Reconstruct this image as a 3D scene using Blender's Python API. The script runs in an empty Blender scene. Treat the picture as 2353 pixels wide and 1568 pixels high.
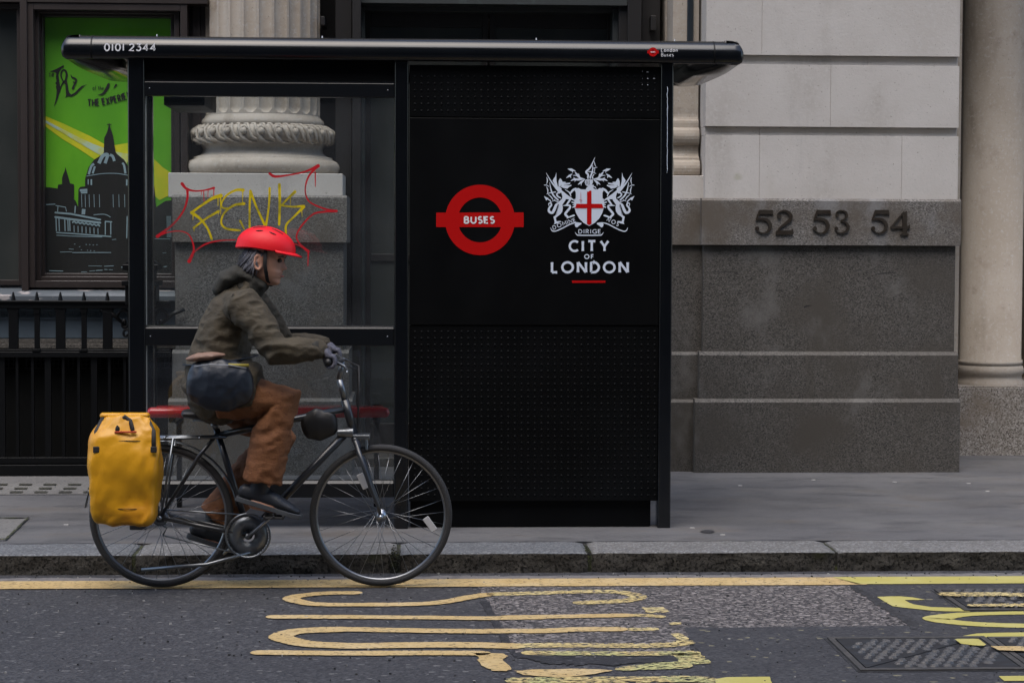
import bpy, bmesh, math, random
from math import sin, cos, tan, pi, radians, sqrt, atan2, floor, exp
from mathutils import Vector, Matrix, noise
random.seed(7)
SC = bpy.context.scene
COL = SC.collection

# ------------------------------------------------------------------ camera
F = 4300.0; PU, PV = 1176.0, 731.0; H = 1.65
YAW, PITCH, ROLL = radians(2.86), radians(2.4), 0.004
def _basis():
    fw = Vector((sin(YAW)*cos(PITCH), cos(YAW)*cos(PITCH), -sin(PITCH)))
    r = Vector((cos(YAW), -sin(YAW), 0)); up = r.cross(fw)
    return r*cos(ROLL)+up*sin(ROLL), up*cos(ROLL)-r*sin(ROLL), fw
R_, U_, F_ = _basis()
cd = bpy.data.cameras.new('camera'); cam = bpy.data.objects.new('camera', cd); COL.objects.link(cam)
cd.sensor_width = 36; cd.lens = 36*F/2352; cd.shift_y = (PV-784)/2352
cd.clip_start = 0.1; cd.clip_end = 500
m = Matrix((R_, U_, -F_)).transposed().to_4x4(); m.translation = (0, 0, H)
cam.matrix_world = m
SC.camera = cam
def ray(u, v): return F_ + R_*((u-PU)/F) + U_*((PV-v)/F)
def at(u, v, Y):
    d = ray(u, v); t = Y/d.y; return Vector((d.x*t, Y, H+d.z*t))
def onz(u, v, Z):
    d = ray(u, v); t = (Z-H)/d.z; return Vector((d.x*t, d.y*t, Z))
def gx(u, Y, v=700): return at(u, v, Y).x
def gz(v, Y, u=1176): return at(u, v, Y).z

# ------------------------------------------------------------------ light
SUN_EL, SUN_AZ = radians(66), radians(200)      # azimuth clockwise from +Y
w = bpy.data.worlds.new('World'); SC.world = w; w.use_nodes = True
nt = w.node_tree; bg = nt.nodes['Background']
sky = nt.nodes.new('ShaderNodeTexSky'); sky.sky_type = 'NISHITA'; sky.sun_disc = False
sky.sun_elevation = SUN_EL; sky.sun_rotation = SUN_AZ
sky.air_density = 1.0; sky.dust_density = 2.3; sky.ozone_density = 0.8
nt.links.new(sky.outputs[0], bg.inputs[0]); bg.inputs[1].default_value = 0.14
sl = bpy.data.lights.new('sun', 'SUN'); sun = bpy.data.objects.new('sun', sl); COL.objects.link(sun)
sl.energy = 0.8; sl.angle = radians(50); sl.color = (1.0, 0.96, 0.895)
sd = Vector((sin(SUN_AZ)*cos(SUN_EL), cos(SUN_AZ)*cos(SUN_EL), sin(SUN_EL)))
sun.rotation_euler = (-sd).to_track_quat('-Z', 'Y').to_euler(); sun.location = sd*30
vs = SC.view_settings; vs.view_transform = 'Standard'; vs.look = 'None'; vs.gamma = 1; vs.use_curve_mapping = False
vs.exposure = 1.25

# ------------------------------------------------------------------ mesh helpers
class MB:
    def __init__(s): s.v = []; s.f = []; s.sm = []
    def add(s, vs, fs, smooth=False):
        o = len(s.v); s.v += [Vector(p) for p in vs]
        for f in fs: s.f.append([i+o for i in f]); s.sm.append(smooth)
        return s
    def box(s, x0, x1, y0, y1, z0, z1):
        if x0 > x1: x0, x1 = x1, x0
        if y0 > y1: y0, y1 = y1, y0
        if z0 > z1: z0, z1 = z1, z0
        return s.add([(x0,y0,z0),(x1,y0,z0),(x1,y1,z0),(x0,y1,z0),(x0,y0,z1),(x1,y0,z1),(x1,y1,z1),(x0,y1,z1)],
              [(0,3,2,1),(4,5,6,7),(0,1,5,4),(1,2,6,5),(2,3,7,6),(3,0,4,7)])
    def pbox(s, u0, u1, v0, v1, Y, dep):      # box whose front face covers that frame of the facade plane Y
        uc, vc = (u0+u1)/2, (v0+v1)/2
        return s.box(at(u0,vc,Y).x, at(u1,vc,Y).x, Y, Y+dep, at(uc,v1,Y).z, at(uc,v0,Y).z)
    def prism(s, poly, axis, a, b):            # polygon in the two other axes, extruded a..b
        def P(p, c):
            return {'x': (c,p[0],p[1]), 'y': (p[0],c,p[1]), 'z': (p[0],p[1],c)}[axis]
        n = len(poly)
        return s.add([P(p,a) for p in poly]+[P(p,b) for p in poly],
              [list(range(n))[::-1], list(range(n,2*n))]+[(i,(i+1)%n,n+(i+1)%n,n+i) for i in range(n)])
    def tube(s, pts, r, n=10, cap=True, side=None, smooth=True, hemi=False):
        pts = [Vector(p) for p in pts]; k = len(pts)
        rr = r if isinstance(r, (list, tuple)) else [r]*k
        rr = [q if isinstance(q, (list, tuple)) else (q, q) for q in rr]
        if hemi:
            a, b = pts[0]-pts[1], pts[-1]-pts[-2]; a.normalize(); b.normalize()
            pre, post, rp, rq = [], [], [], []
            for t in (0.98, 0.8, 0.5, 0.22):
                c = sqrt(1-t*t); m0 = min(rr[0]); m1 = min(rr[-1])
                pre.append(pts[0]+a*m0*t); rp.append((rr[0][0]*c, rr[0][1]*c))
                post.insert(0, pts[-1]+b*m1*t); rq.insert(0, (rr[-1][0]*c, rr[-1][1]*c))
            pts = pre+pts+post; rr = rp+rr+rq; k = len(pts)
        vs = []; last = Vector(side) if side else None
        for i in range(k):
            t = (pts[min(i+1,k-1)]-pts[max(i-1,0)]).normalized()
            ref = last if last is not None else (Vector((0,0,1)) if abs(t.z) < .9 else Vector((1,0,0)))
            sd_ = ref - t*ref.dot(t)
            if sd_.length < 1e-5: sd_ = t.orthogonal()
            sd_.normalize(); last = sd_ if not side else Vector(side); nn = t.cross(sd_)
            for j in range(n):
                a = 2*pi*j/n; vs.append(pts[i]+sd_*(rr[i][0]*cos(a))+nn*(rr[i][1]*sin(a)))
        fs = [(i*n+j, i*n+(j+1)%n, (i+1)*n+(j+1)%n, (i+1)*n+j) for i in range(k-1) for j in range(n)]
        if cap: fs += [tuple(range(n))[::-1], tuple((k-1)*n+j for j in range(n))]
        return s.add(vs, fs, smooth)
    def lathe(s, prof, c, axis='z', n=48, a0=0, a1=2*pi, smooth=True, close=False):   # prof: (radius, height along axis)
        full = abs(a1-a0-2*pi) < 1e-6; m_ = n if full else n+1; vs = []
        for (r, h) in prof:
            for j in range(m_):
                a = a0+(a1-a0)*j/n; x, y = r*cos(a), r*sin(a)
                vs.append({'z': (c[0]+x,c[1]+y,c[2]+h), 'y': (c[0]+x,c[1]+h,c[2]+y), 'x': (c[0]+h,c[1]+x,c[2]+y)}[axis])
        k = len(prof); fs = []
        for i in range(k if close else k-1):
            i2 = (i+1) % k
            for j in range(n): fs.append((i*m_+j, i*m_+(j+1)%m_, i2*m_+(j+1)%m_, i2*m_+j))
        return s.add(vs, fs, smooth)
    def ball(s, c, r, n=10, squash=(1,1,1)):
        pr = [(r*sin(pi*i/n) if 0 < i < n else 1e-5, -r*cos(pi*i/n)) for i in range(n+1)]
        t = MB().lathe(pr, (0,0,0), 'z', 2*n)
        return s.add([(c[0]+p.x*squash[0], c[1]+p.y*squash[1], c[2]+p.z*squash[2]) for p in t.v], t.f, True)

OBJ = []
def root_pos(p):
    v = Vector((0,0,0))
    while p is not None: v += p.location; p = p.parent
    return v
def obj(name, mb, mt, parent=None, bevel=0, seg=2, auto=None, kind=None):
    me = bpy.data.meshes.new(name); off = root_pos(parent)
    me.from_pydata([tuple(p-off) for p in mb.v], [], mb.f)
    me.polygons.foreach_set('use_smooth', mb.sm)
    bm = bmesh.new(); bm.from_mesh(me); bmesh.ops.recalc_face_normals(bm, faces=bm.faces); bm.to_mesh(me); bm.free()
    me.materials.append(mt); o = bpy.data.objects.new(name, me); COL.objects.link(o)
    if parent is not None: o.parent = parent
    if bevel:
        b = o.modifiers.new('bevel', 'BEVEL'); b.width = bevel; b.segments = seg; b.limit_method = 'ANGLE'; b.angle_limit = radians(40)
        me.polygons.foreach_set('use_smooth', [True]*len(me.polygons))
        b.harden_normals = True
    if kind: o['kind'] = kind
    return o
def second(o, mt, f0):
    o.data.materials.append(mt)
    for q in o.data.polygons:
        if q.index in f0: q.material_index = 1
def tag(o, label, cat, group=None, kind=None):
    o['label'] = label; o['category'] = cat
    if group: o['group'] = group
    if kind: o['kind'] = kind
    return o
def thing(name, label, cat, loc=(0,0,0), group=None):
    o = bpy.data.objects.new(name, None); COL.objects.link(o); o.location = loc; o.empty_display_size = .1
    return tag(o, label, cat, group)
def evalmesh(mb, mods):
    me = bpy.data.meshes.new('tmp'); me.from_pydata([tuple(p) for p in mb.v], [], mb.f)
    o = bpy.data.objects.new('tmp', me); COL.objects.link(o)
    bm = bmesh.new(); bm.from_mesh(me); bmesh.ops.recalc_face_normals(bm, faces=bm.faces); bm.to_mesh(me); bm.free()
    for ty, kw in mods:
        md = o.modifiers.new('m', ty)
        for a, b in kw.items(): setattr(md, a, b)
    dg = bpy.context.evaluated_depsgraph_get(); e = o.evaluated_get(dg); r = e.to_mesh()
    out = MB(); out.add([v.co.copy() for v in r.vertices], [list(p.vertices) for p in r.polygons], True)
    nrm = [v.normal.copy() for v in r.vertices]
    e.to_mesh_clear(); bpy.data.objects.remove(o); bpy.data.meshes.remove(me)
    out.n = nrm
    return out
def weld(mb, voxel=.009, it=6, wr=0, wscale=9, stretch=(1,1,1)):   # one continuous skin over overlapping limbs
    o = evalmesh(mb, [('REMESH', dict(mode='VOXEL', voxel_size=voxel)), ('SMOOTH', dict(factor=.5, iterations=it))])
    if wr:
        for i, p in enumerate(o.v):
            q = Vector((p.x*stretch[0], p.y*stretch[1], p.z*stretch[2]))*wscale
            w1 = noise.noise(q)+.6*noise.noise(q*2.3+Vector((7,1,3)))
            w1 = (1-abs(w1)*2.0)*.6+w1*.4
            o.v[i] = p+o.n[i]*(w1*wr)
    return o

# ------------------------------------------------------------------ flat marks: strokes, outlines and lettering
def arc(cx, cy, rx, ry, a0, a1, n=14):
    return [(cx+rx*cos(radians(a0+(a1-a0)*i/n)), cy+ry*sin(radians(a0+(a1-a0)*i/n))) for i in range(n+1)]
def spline(pts, ws, n=8):
    P = [Vector((p[0], p[1])) for p in pts]; k = len(P); o = []; wo = []
    for i in range(k-1):
        a, b, c, d = P[max(i-1,0)], P[i], P[i+1], P[min(i+2,k-1)]
        for j in range(n if i < k-2 else n+1):
            t = j/n
            o.append(.5*((2*b)+(c-a)*t+(2*a-5*b+4*c-d)*t*t+(3*b-a-3*c+d)*t**3)); wo.append(ws[i]+(ws[i+1]-ws[i])*t)
    return o, wo
class Decal:
    def __init__(s, mp, eps=.0001): s.mp = mp; s.e = eps; s.k = 0; s.mb = MB()
    def poly(s, pts, depth=0):
        s.k += 1; n = len(pts); s.mb.add([s.mp(p[0], p[1], s.k*s.e) for p in pts], [list(range(n))])
        return s
    def stroke(s, pts, w, smooth=True, n=8, cap=True, jit=0, closed=False):
        ws = list(w) if isinstance(w, (list, tuple)) else [w]*len(pts)
        if len(ws) != len(pts):
            ws = [ws[min(int(i*(len(ws)-1)/(len(pts)-1)+.5), len(ws)-1)] for i in range(len(pts))]
        if smooth: P, W = spline(pts, ws, n)
        else: P, W = [Vector((p[0], p[1])) for p in pts], ws
        k = len(P); L = []; Rr = []
        for i in range(k):
            if closed: t = P[(i+1) % k]-P[i-1]
            else: t = P[min(i+1,k-1)]-P[max(i-1,0)]
            if t.length < 1e-9: t = Vector((1,0))
            t.normalize(); nn = Vector((-t.y, t.x)); hw = W[i]/2
            if not smooth and 0 < i < k-1:      # mitre
                t1 = (P[i]-P[i-1]).normalized(); c = max(.5, t.dot(t1)); hw /= c
            a = hw+(random.uniform(-jit, jit) if jit else 0); b = hw+(random.uniform(-jit, jit) if jit else 0)
            L.append(P[i]+nn*a); Rr.append(P[i]-nn*b)
        s.k += 1; z = s.k*s.e; vs = []
        for a, b in zip(L, Rr): vs += [s.mp(a.x, a.y, z), s.mp(b.x, b.y, z)]
        fs = [(2*i, 2*i+1, 2*i+3, 2*i+2) for i in range(k-1)]
        if closed: fs.append((2*k-2, 2*k-1, 1, 0))
        s.mb.add(vs, fs)
        if cap and not closed:
            for i, sg in ((0,-1),(k-1,1)):
                t = (P[min(i+1,k-1)]-P[max(i-1,0)]).normalized()*sg; nn = Vector((-t.y,t.x)); h = W[i]/2
                if h < 1e-6: continue
                pts2 = [P[i]+nn*(h*cos(a))+t*(h*sin(a)) for a in [pi*j/6 for j in range(7)]]
                s.mb.add([s.mp(p.x,p.y,z) for p in pts2], [list(range(7))])
        return s
B_ = lambda: [[(0,0),(0,1)], [(0,1),(.22,1)]+arc(.24,.765,.235,.235,90,-90)+[(0,.53)], [(0,.53),(.24,.53)]+arc(.26,.265,.27,.265,90,-90)+[(0,0)]]
FONT = {
 '0': (.62, [arc(.31,.5,.31,.5,90,450,28)]), '1': (.10, [[(.05,0),(.05,1)]]),
 '2': (.58, [arc(.28,.72,.27,.28,165,-35)+[(.0,0),(.58,0)]]),
 '3': (.54, [[(.03,1),(.5,1),(.22,.62)]+arc(.24,.31,.30,.31,95,-150)]),
 '4': (.62, [[(.62,.26),(0,.26),(.44,1),(.44,0)]]),
 'B': (.52, B_()), 'U': (.62, [[(0,1),(0,.31)]+arc(.31,.31,.31,.31,180,360)+[(.62,1)]]),
 'S': (.46, [arc(.23,.76,.22,.24,40,270)+arc(.23,.26,.24,.26,90,-140)[1:]]),
 'E': (.44, [[(.44,1),(0,1),(0,0),(.46,0)], [(0,.52),(.40,.52)]]), 'F': (.42, [[(.42,1),(0,1),(0,0)], [(0,.52),(.38,.52)]]),
 'D': (.66, [[(0,0),(0,1),(.2,1)]+arc(.2,.5,.46,.5,90,-90)+[(0,0)]]),
 'O': (.90, [arc(.45,.5,.45,.5,90,450,36)]), 'M': (.80, [[(0,0),(.06,1),(.4,.25),(.74,1),(.80,0)]]),
 'I': (.0, [[(0,0),(0,1)]]), 'N': (.68, [[(0,0),(0,1),(.68,0),(.68,1)]]),
 'R': (.52, [[(0,0),(0,1),(.22,1)]+arc(.22,.75,.26,.25,90,-90)+[(0,.5)], [(.22,.5),(.52,0)]]),
 'G': (.74, [arc(.45,.5,.45,.5,48,322,30)+[(.80,.45),(.55,.45)]]), 'C': (.70, [arc(.45,.5,.45,.5,48,312,30)]),
 'T': (.64, [[(0,1),(.64,1)], [(.32,1),(.32,0)]]), 'Y': (.70, [[(0,1),(.35,.48),(.35,0)], [(.70,1),(.35,.48)]]),
 'L': (.44, [[(0,1),(0,0),(.44,0)]]), 'H': (.60, [[(0,0),(0,1)], [(.6,0),(.6,1)], [(0,.5),(.6,.5)]]),
 'X': (.60, [[(0,0),(.6,1)], [(0,1),(.6,0)]]), 'P': (.46, [[(0,0),(0,1),(.2,1)]+arc(.2,.74,.27,.26,90,-90)+[(0,.48)]]),
 'o': (.46, [arc(.23,.32,.23,.32,90,450,24)]), 'n': (.40, [[(0,0),(0,.62)], [(0,.40)]+arc(.2,.40,.2,.23,160,0)+[(.4,0)]]),
 'd': (.46, [arc(.22,.32,.22,.32,60,300,24), [(.46,0),(.46,1.02)]]),
 'u': (.40, [[(0,.62),(0,.22)]+arc(.2,.22,.2,.22,180,360)+[(.4,.62)], [(.4,0),(.4,.3)]]),
 's': (.32, [arc(.16,.47,.15,.16,40,270)+arc(.16,.16,.17,.16,90,-140)[1:]]),
 'e': (.46, [[(.02,.34),(.45,.34)]+arc(.23,.32,.22,.31,10,315,22)]), 'f': (.3, [arc(.28,.8,.16,.18,70,180)+[(.12,0)], [(0,.6),(.3,.6)]]),
 't': (.3, [[(.12,.85),(.12,.12),(.28,.03)], [(0,.62),(.3,.62)]]), 'h': (.4, [[(0,0),(0,1)], [(0,.4)]+arc(.2,.4,.2,.23,160,0)+[(.4,0)]]),
 'W': (.95, [[(0,1),(.24,0),(.475,.85),(.71,0),(.95,1)]]), 'A': (.68, [[(0,0),(.34,1),(.68,0)], [(.12,.34),(.56,.34)]]),
}
def text(dc, s, x0, x1, ytop, ybot, wt, gap=.22, flare=0, curve=None, space=.45):
    """stroke lettering fitted between x0..x1 (image-style y, down); curve(x) -> (dx, dy, angle)"""
    h = ybot-ytop; adv = 0; pos = []
    for ch in s:
        if ch == ' ': adv += space; continue
        wd = FONT[ch][0]+wt; pos.append((ch, adv, wd)); adv += wd+gap
    tot = pos[-1][1]+pos[-1][2]; kx = (x1-x0)/tot
    for ch, a, wd in pos:
        for st in FONT[ch][1]:
            P = []
            for (px, py) in st:
                X = a+wt/2+px; Yy = wt/2+py*(1-wt)
                P.append((X, Yy))
            if curve:
                cxm = x0+(a+wd/2)*kx; dx, dy, an = curve(cxm)
                Q = [((p[0]-a-wd/2)*kx, -p[1]*h) for p in P]
                Q = [(cxm+dx+q[0]*cos(an)-q[1]*sin(an), ybot+dy+q[0]*sin(an)+q[1]*cos(an)) for q in Q]
            else: Q = [(x0+p[0]*kx, ybot-p[1]*h) for p in P]
            sharp = len(st) <= 5
            if flare and len(Q) <= 5:
                for i in range(len(Q)-1):
                    a_, b_ = Q[i], Q[i+1]; ml = ((a_[0]+b_[0])/2, (a_[1]+b_[1])/2); wv = wt*h
                    dc.stroke([a_, ml, b_], [wv*(1+flare), wv*.94, wv*(1+flare)], cap=False, n=5)
            else:
                dc.stroke(Q, wt*h, smooth=False, cap=False, closed=(len(Q) > 20 and (Vector(Q[0])-Vector(Q[-1])).length < 1e-3*h))
def onwall(Y, fr=None):           # frame coordinates -> a mark lying on the plane Y, facing the road
    if fr is None: return lambda x, y, k: at(x, y, Y)-Vector((0,k,0))
    x0, y0, s_ = fr
    return lambda x, y, k: at((x0+x*s_)*.638610, (y0+y*s_)*.638610, Y)-Vector((0,k,0))
def onroad(z, fr=None):
    if fr is None: return lambda x, y, k: onz(x, y, z+k)
    x0, y0, s_ = fr
    return lambda x, y, k: onz((x0+x*s_)*.638610, (y0+y*s_)*.638610, z+k)

# ------------------------------------------------------------------ materials
def mat(name, col, rough=.6, metal=0, var=(), bump=(), spec=.5, coat=0, rvar=0, alpha=None, coord='Object'):
    """var: (scale, detail, colour, lo, hi, stretch[, type]) layers mixed over the base by noise; bump: (scale, detail, strength, stretch)"""
    mt = bpy.data.materials.new(name); mt.use_nodes = True; t = mt.node_tree; N = t.nodes; Lk = t.links
    b = N['Principled BSDF']; b.inputs['Roughness'].default_value = rough; b.inputs['Metallic'].default_value = metal
    b.inputs['Specular IOR Level'].default_value = spec; b.inputs['Coat Weight'].default_value = coat; b.inputs['Coat Roughness'].default_value = .08
    b.inputs['Base Color'].default_value = (*col, 1)
    tc = N.new('ShaderNodeTexCoord')
    def tex(sc, det, st, ty='n'):
        mp = N.new('ShaderNodeMapping'); mp.inputs['Scale'].default_value = st; Lk.new(tc.outputs[coord], mp.inputs[0])
        if ty == 'v':
            x = N.new('ShaderNodeTexVoronoi'); x.inputs['Scale'].default_value = sc; Lk.new(mp.outputs[0], x.inputs['Vector']); return x.outputs['Color'], x.outputs['Distance']
        x = N.new('ShaderNodeTexNoise'); x.inputs['Scale'].default_value = sc; x.inputs['Detail'].default_value = det; x.inputs['Roughness'].default_value = .6
        Lk.new(mp.outputs[0], x.inputs['Vector']); return x.outputs['Fac'], x.outputs['Fac']
    cur = None
    for L in var:
        sc, det, c2, lo, hi, st = L[:6]; ty = L[6] if len(L) > 6 else 'n'
        o, _ = tex(sc, det, st, ty)
        mr = N.new('ShaderNodeMapRange'); mr.interpolation_type = 'SMOOTHSTEP'
        mr.inputs['From Min'].default_value = lo; mr.inputs['From Max'].default_value = hi
        if ty == 'v':
            sp = N.new('ShaderNodeSeparateColor'); Lk.new(o, sp.inputs[0]); o = sp.outputs[0]
        Lk.new(o, mr.inputs['Value'])
        mx = N.new('ShaderNodeMix'); mx.data_type = 'RGBA'; Lk.new(mr.outputs[0], mx.inputs['Factor'])
        if cur is None: mx.inputs['A'].default_value = (*col, 1)
        else: Lk.new(cur, mx.inputs['A'])
        mx.inputs['B'].default_value = (*c2, 1); cur = mx.outputs['Result']
    if cur is not None: Lk.new(cur, b.inputs['Base Color'])
    if rvar:
        o, _ = tex(3, 4, (1,1,1)); mr = N.new('ShaderNodeMapRange'); mr.inputs['To Min'].default_value = max(0,rough-rvar); mr.inputs['To Max'].default_value = min(1,rough+rvar)
        mr.inputs['From Min'].default_value = .3; mr.inputs['From Max'].default_value = .7; Lk.new(o, mr.inputs['Value']); Lk.new(mr.outputs[0], b.inputs['Roughness'])
    pn = None
    for sc, det, stg, st in bump:
        ty = 'v' if det == 'v' else 'n'
        _, d = tex(sc, 4 if det == 'v' else det, st, ty); bp_ = N.new('ShaderNodeBump'); bp_.inputs['Strength'].default_value = stg; bp_.inputs['Distance'].default_value = .01
        Lk.new(d, bp_.inputs['Height'])
        if pn: Lk.new(pn, bp_.inputs['Normal'])
        pn = bp_.outputs[0]
    if pn: Lk.new(pn, b.inputs['Normal'])
    if alpha:                      # worn-through paint
        sc, det, lo, hi, st = alpha; o, _ = tex(sc, det, st); mr = N.new('ShaderNodeMapRange')
        mr.inputs['From Min'].default_value = lo; mr.inputs['From Max'].default_value = hi; Lk.new(o, mr.inputs['Value']); Lk.new(mr.outputs[0], b.inputs['Alpha'])
    return mt
def glassmat(name, tint=(.9,.93,.93), dirt=.04, ior=1.5, dcol=(.5,.52,.55)):
    mt = bpy.data.materials.new(name); mt.use_nodes = True; t = mt.node_tree; N = t.nodes; Lk = t.links; N.clear()
    out = N.new('ShaderNodeOutputMaterial'); tr = N.new('ShaderNodeBsdfTransparent'); tr.inputs[0].default_value = (*tint,1)
    gl = N.new('ShaderNodeBsdfGlossy'); gl.inputs['Roughness'].default_value = .015; gl.inputs['Color'].default_value = (.9,.92,.95,1)
    fr = N.new('ShaderNodeFresnel'); fr.inputs[0].default_value = ior
    geo = N.new('ShaderNodeNewGeometry'); 
    df = N.new('ShaderNodeBsdfDiffuse'); df.inputs[0].default_value = (*dcol,1)
    tc = N.new('ShaderNodeTexCoord'); nz = N.new('ShaderNodeTexNoise'); nz.inputs['Scale'].default_value = 2.2; nz.inputs['Detail'].default_value = 6; Lk.new(tc.outputs['Object'], nz.inputs['Vector'])
    mr = N.new('ShaderNodeMapRange'); mr.inputs['From Min'].default_value = .35; mr.inputs['From Max'].default_value = .8; mr.inputs['To Max'].default_value = dirt*2.2; mr.inputs['To Min'].default_value = dirt*.4; Lk.new(nz.outputs['Fac'], mr.inputs['Value'])
    m1 = N.new('ShaderNodeMixShader'); m2 = N.new('ShaderNodeMixShader')
    Lk.new(mr.outputs[0], m1.inputs[0]); Lk.new(tr.outputs[0], m1.inputs[1]); Lk.new(df.outputs[0], m1.inputs[2])
    Lk.new(fr.outputs[0], m2.inputs[0]); Lk.new(m1.outputs[0], m2.inputs[1]); Lk.new(gl.outputs[0], m2.inputs[2]); Lk.new(m2.outputs[0], out.inputs[0])
    return mt
I1 = (1,1,1)
M = {}
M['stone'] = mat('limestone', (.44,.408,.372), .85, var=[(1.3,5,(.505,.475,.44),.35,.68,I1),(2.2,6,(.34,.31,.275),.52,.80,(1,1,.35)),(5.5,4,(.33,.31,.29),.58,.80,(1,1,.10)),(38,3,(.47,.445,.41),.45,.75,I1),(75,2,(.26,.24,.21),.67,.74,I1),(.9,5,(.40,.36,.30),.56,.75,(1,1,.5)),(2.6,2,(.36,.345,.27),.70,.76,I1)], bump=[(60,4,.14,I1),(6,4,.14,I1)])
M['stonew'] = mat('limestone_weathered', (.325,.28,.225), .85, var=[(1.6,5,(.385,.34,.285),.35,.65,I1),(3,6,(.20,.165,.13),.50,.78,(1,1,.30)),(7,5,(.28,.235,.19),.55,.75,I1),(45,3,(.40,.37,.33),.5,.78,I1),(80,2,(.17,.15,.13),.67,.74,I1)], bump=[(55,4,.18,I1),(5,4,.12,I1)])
M['stonep'] = mat('stained_plinth_stone', (.24,.215,.185), .8, var=[(110,0,(.36,.33,.30),.68,.74,I1,'v'),(130,0,(.10,.085,.07),.72,.78,I1,'v'),(1.8,6,(.17,.135,.10),.48,.72,I1),(2.2,5,(.20,.115,.055),.66,.80,I1)], bump=[(70,4,.2,I1)])
M['granite'] = mat('grey_granite', (0.107, 0.101, 0.094), .64, var=[(120,0,(0.185, 0.178, 0.168),.68,.74,(1,1,1.5),'v'),(145,0,(0.04, 0.039, 0.037),.72,.78,(1,1,1.5),'v'),(1.5,6,(0.098, 0.082, 0.064),.44,.70,I1),(2.6,6,(0.15, 0.148, 0.147),.53,.74,(1,1,.7)),(4,5,(0.098, 0.082, 0.064),.60,.80,(1,1,.14))], bump=[(90,3,.10,I1)])
M['granitel'] = mat('pale_granite', (0.135, 0.125, 0.113), .64, var=[(120,0,(0.225, 0.212, 0.198),.68,.74,(1,1,1.5),'v'),(145,0,(0.055, 0.051, 0.047),.72,.78,(1,1,1.5),'v'),(1.5,6,(0.092, 0.075, 0.057),.44,.70,I1),(2.6,6,(0.19, 0.186, 0.183),.53,.74,(1,1,.7)),(4,5,(0.092, 0.075, 0.057),.60,.80,(1,1,.14))], bump=[(90,3,.10,I1)])
M['granited'] = mat('dark_granite', (0.070, 0.063, 0.054), .64, var=[(120,0,(0.112, 0.102, 0.09),.68,.74,(1,1,1.5),'v'),(145,0,(0.022, 0.02, 0.017),.72,.78,(1,1,1.5),'v'),(1.5,6,(0.056, 0.048, 0.038),.44,.70,I1),(2.6,6,(0.125, 0.118, 0.108),.53,.74,(1,1,.7)),(4,5,(0.056, 0.048, 0.038),.60,.80,(1,1,.14))], bump=[(90,3,.10,I1)])
M['timber'] = mat('dark_brown_joinery', (.022,.0155,.0135), .45, var=[(3,4,(.03,.022,.019),.4,.7,(1,1,.2))], bump=[(30,3,.05,(1,1,.15))])
M['timberk'] = mat('black_joinery', (.0145,.013,.0125), .42, var=[(3,4,(.022,.02,.019),.4,.7,(1,1,.2))])
M['bronze'] = mat('green_grey_bronze', (.030,.034,.033), .5, var=[(8,5,(.05,.065,.06),.55,.75,I1)])
M['doorglass'] = mat('dark_door_glass', (.030,.034,.032), .22, var=[(1.5,3,(.045,.048,.044),.4,.65,(1,1,.5))])
M['sill'] = mat('peeling_grey_sill_paint', (.080,.093,.105), .55, var=[(4.5,6,(.34,.31,.30),.575,.595,(1,1.8,2.2))], bump=[(20,4,.1,I1)])
M['slate'] = mat('blue_grey_panel', (.085,.112,.135), .5, var=[(2,4,(.06,.078,.092),.45,.75,I1)])
M['rail'] = mat('black_iron_paint', (.0032,.0035,.004), .42, bump=[(25,3,.08,I1)], spec=.2)
M['dark'] = mat('basement_dark', (.0035,.0035,.003), .9, spec=.2)  # near-black colour carries the shade of the basement void
M['road'] = mat('asphalt', (.037,.0365,.040), .78, var=[(1.6,6,(.048,.0475,.051),.4,.7,I1),(.7,5,(.031,.0305,.033),.5,.75,I1),(80,0,(.022,.022,.026),.62,.66,(1,1.2,1),'v'),(90,0,(.062,.062,.067),.88,.91,(1,1.3,1),'v'),(55,0,(.125,.122,.12),.978,.982,(1,1.5,1),'v')], bump=[(80,'v',.4,(1,1.2,1)),(25,4,.25,I1)], rvar=.12)
M['roadp'] = mat('asphalt_smooth_patch', (.033,.033,.037), .74, var=[(2.5,5,(.044,.044,.048),.4,.7,I1),(90,0,(.020,.020,.024),.66,.70,(1,1.2,1),'v'),(80,0,(.058,.058,.062),.91,.93,(1,1.4,1),'v'),(45,0,(.17,.155,.10),.988,.99,(1,1.5,1),'v')], bump=[(80,'v',.25,(1,1.2,1)),(25,4,.2,I1)], rvar=.1)
M['chip'] = mat('pink_chipping_asphalt', (.072,.064,.064), .8, var=[(66,0,(.185,.165,.157),.60,.66,(1,1.5,1),'v'),(74,0,(.018,.017,.018),.66,.70,(1,1.5,1),'v'),(58,0,(.26,.235,.22),.91,.94,(1,1.5,1),'v'),(3,4,(.05,.046,.046),.5,.85,I1)], bump=[(66,'v',.6,(1,1.5,1)),(30,4,.3,I1)])
M['tar'] = mat('bitumen_seal', (.024,.024,.027), .6, var=[(70,0,(.055,.055,.06),.86,.9,(1,1.4,1),'v'),(8,5,(.014,.014,.015),.5,.65,I1)], bump=[(60,4,.6,I1)])
M['gutter'] = mat('gutter_concrete', (.16,.15,.145), .8, var=[(14,6,(.075,.07,.068),.48,.65,(1,3,1)),(60,2,(.22,.21,.205),.62,.70,I1)], bump=[(60,4,.35,I1)])
M['pave'] = mat('pavement_asphalt', (.090,.0895,.094), .6, var=[(.8,6,(.130,.128,.129),.38,.68,(1,2,1)),(2.2,6,(.060,.060,.065),.50,.72,(1,2.4,1)),(1.6,5,(.105,.094,.086),.54,.75,(1,2,1)),(110,2,(.14,.138,.135),.6,.68,I1),(16,3,(.04,.04,.042),.70,.73,(1,2.2,1)),(48,2,(.33,.32,.31),.765,.775,(1,3,1))], bump=[(70,4,.12,I1)], rvar=.2)
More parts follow.
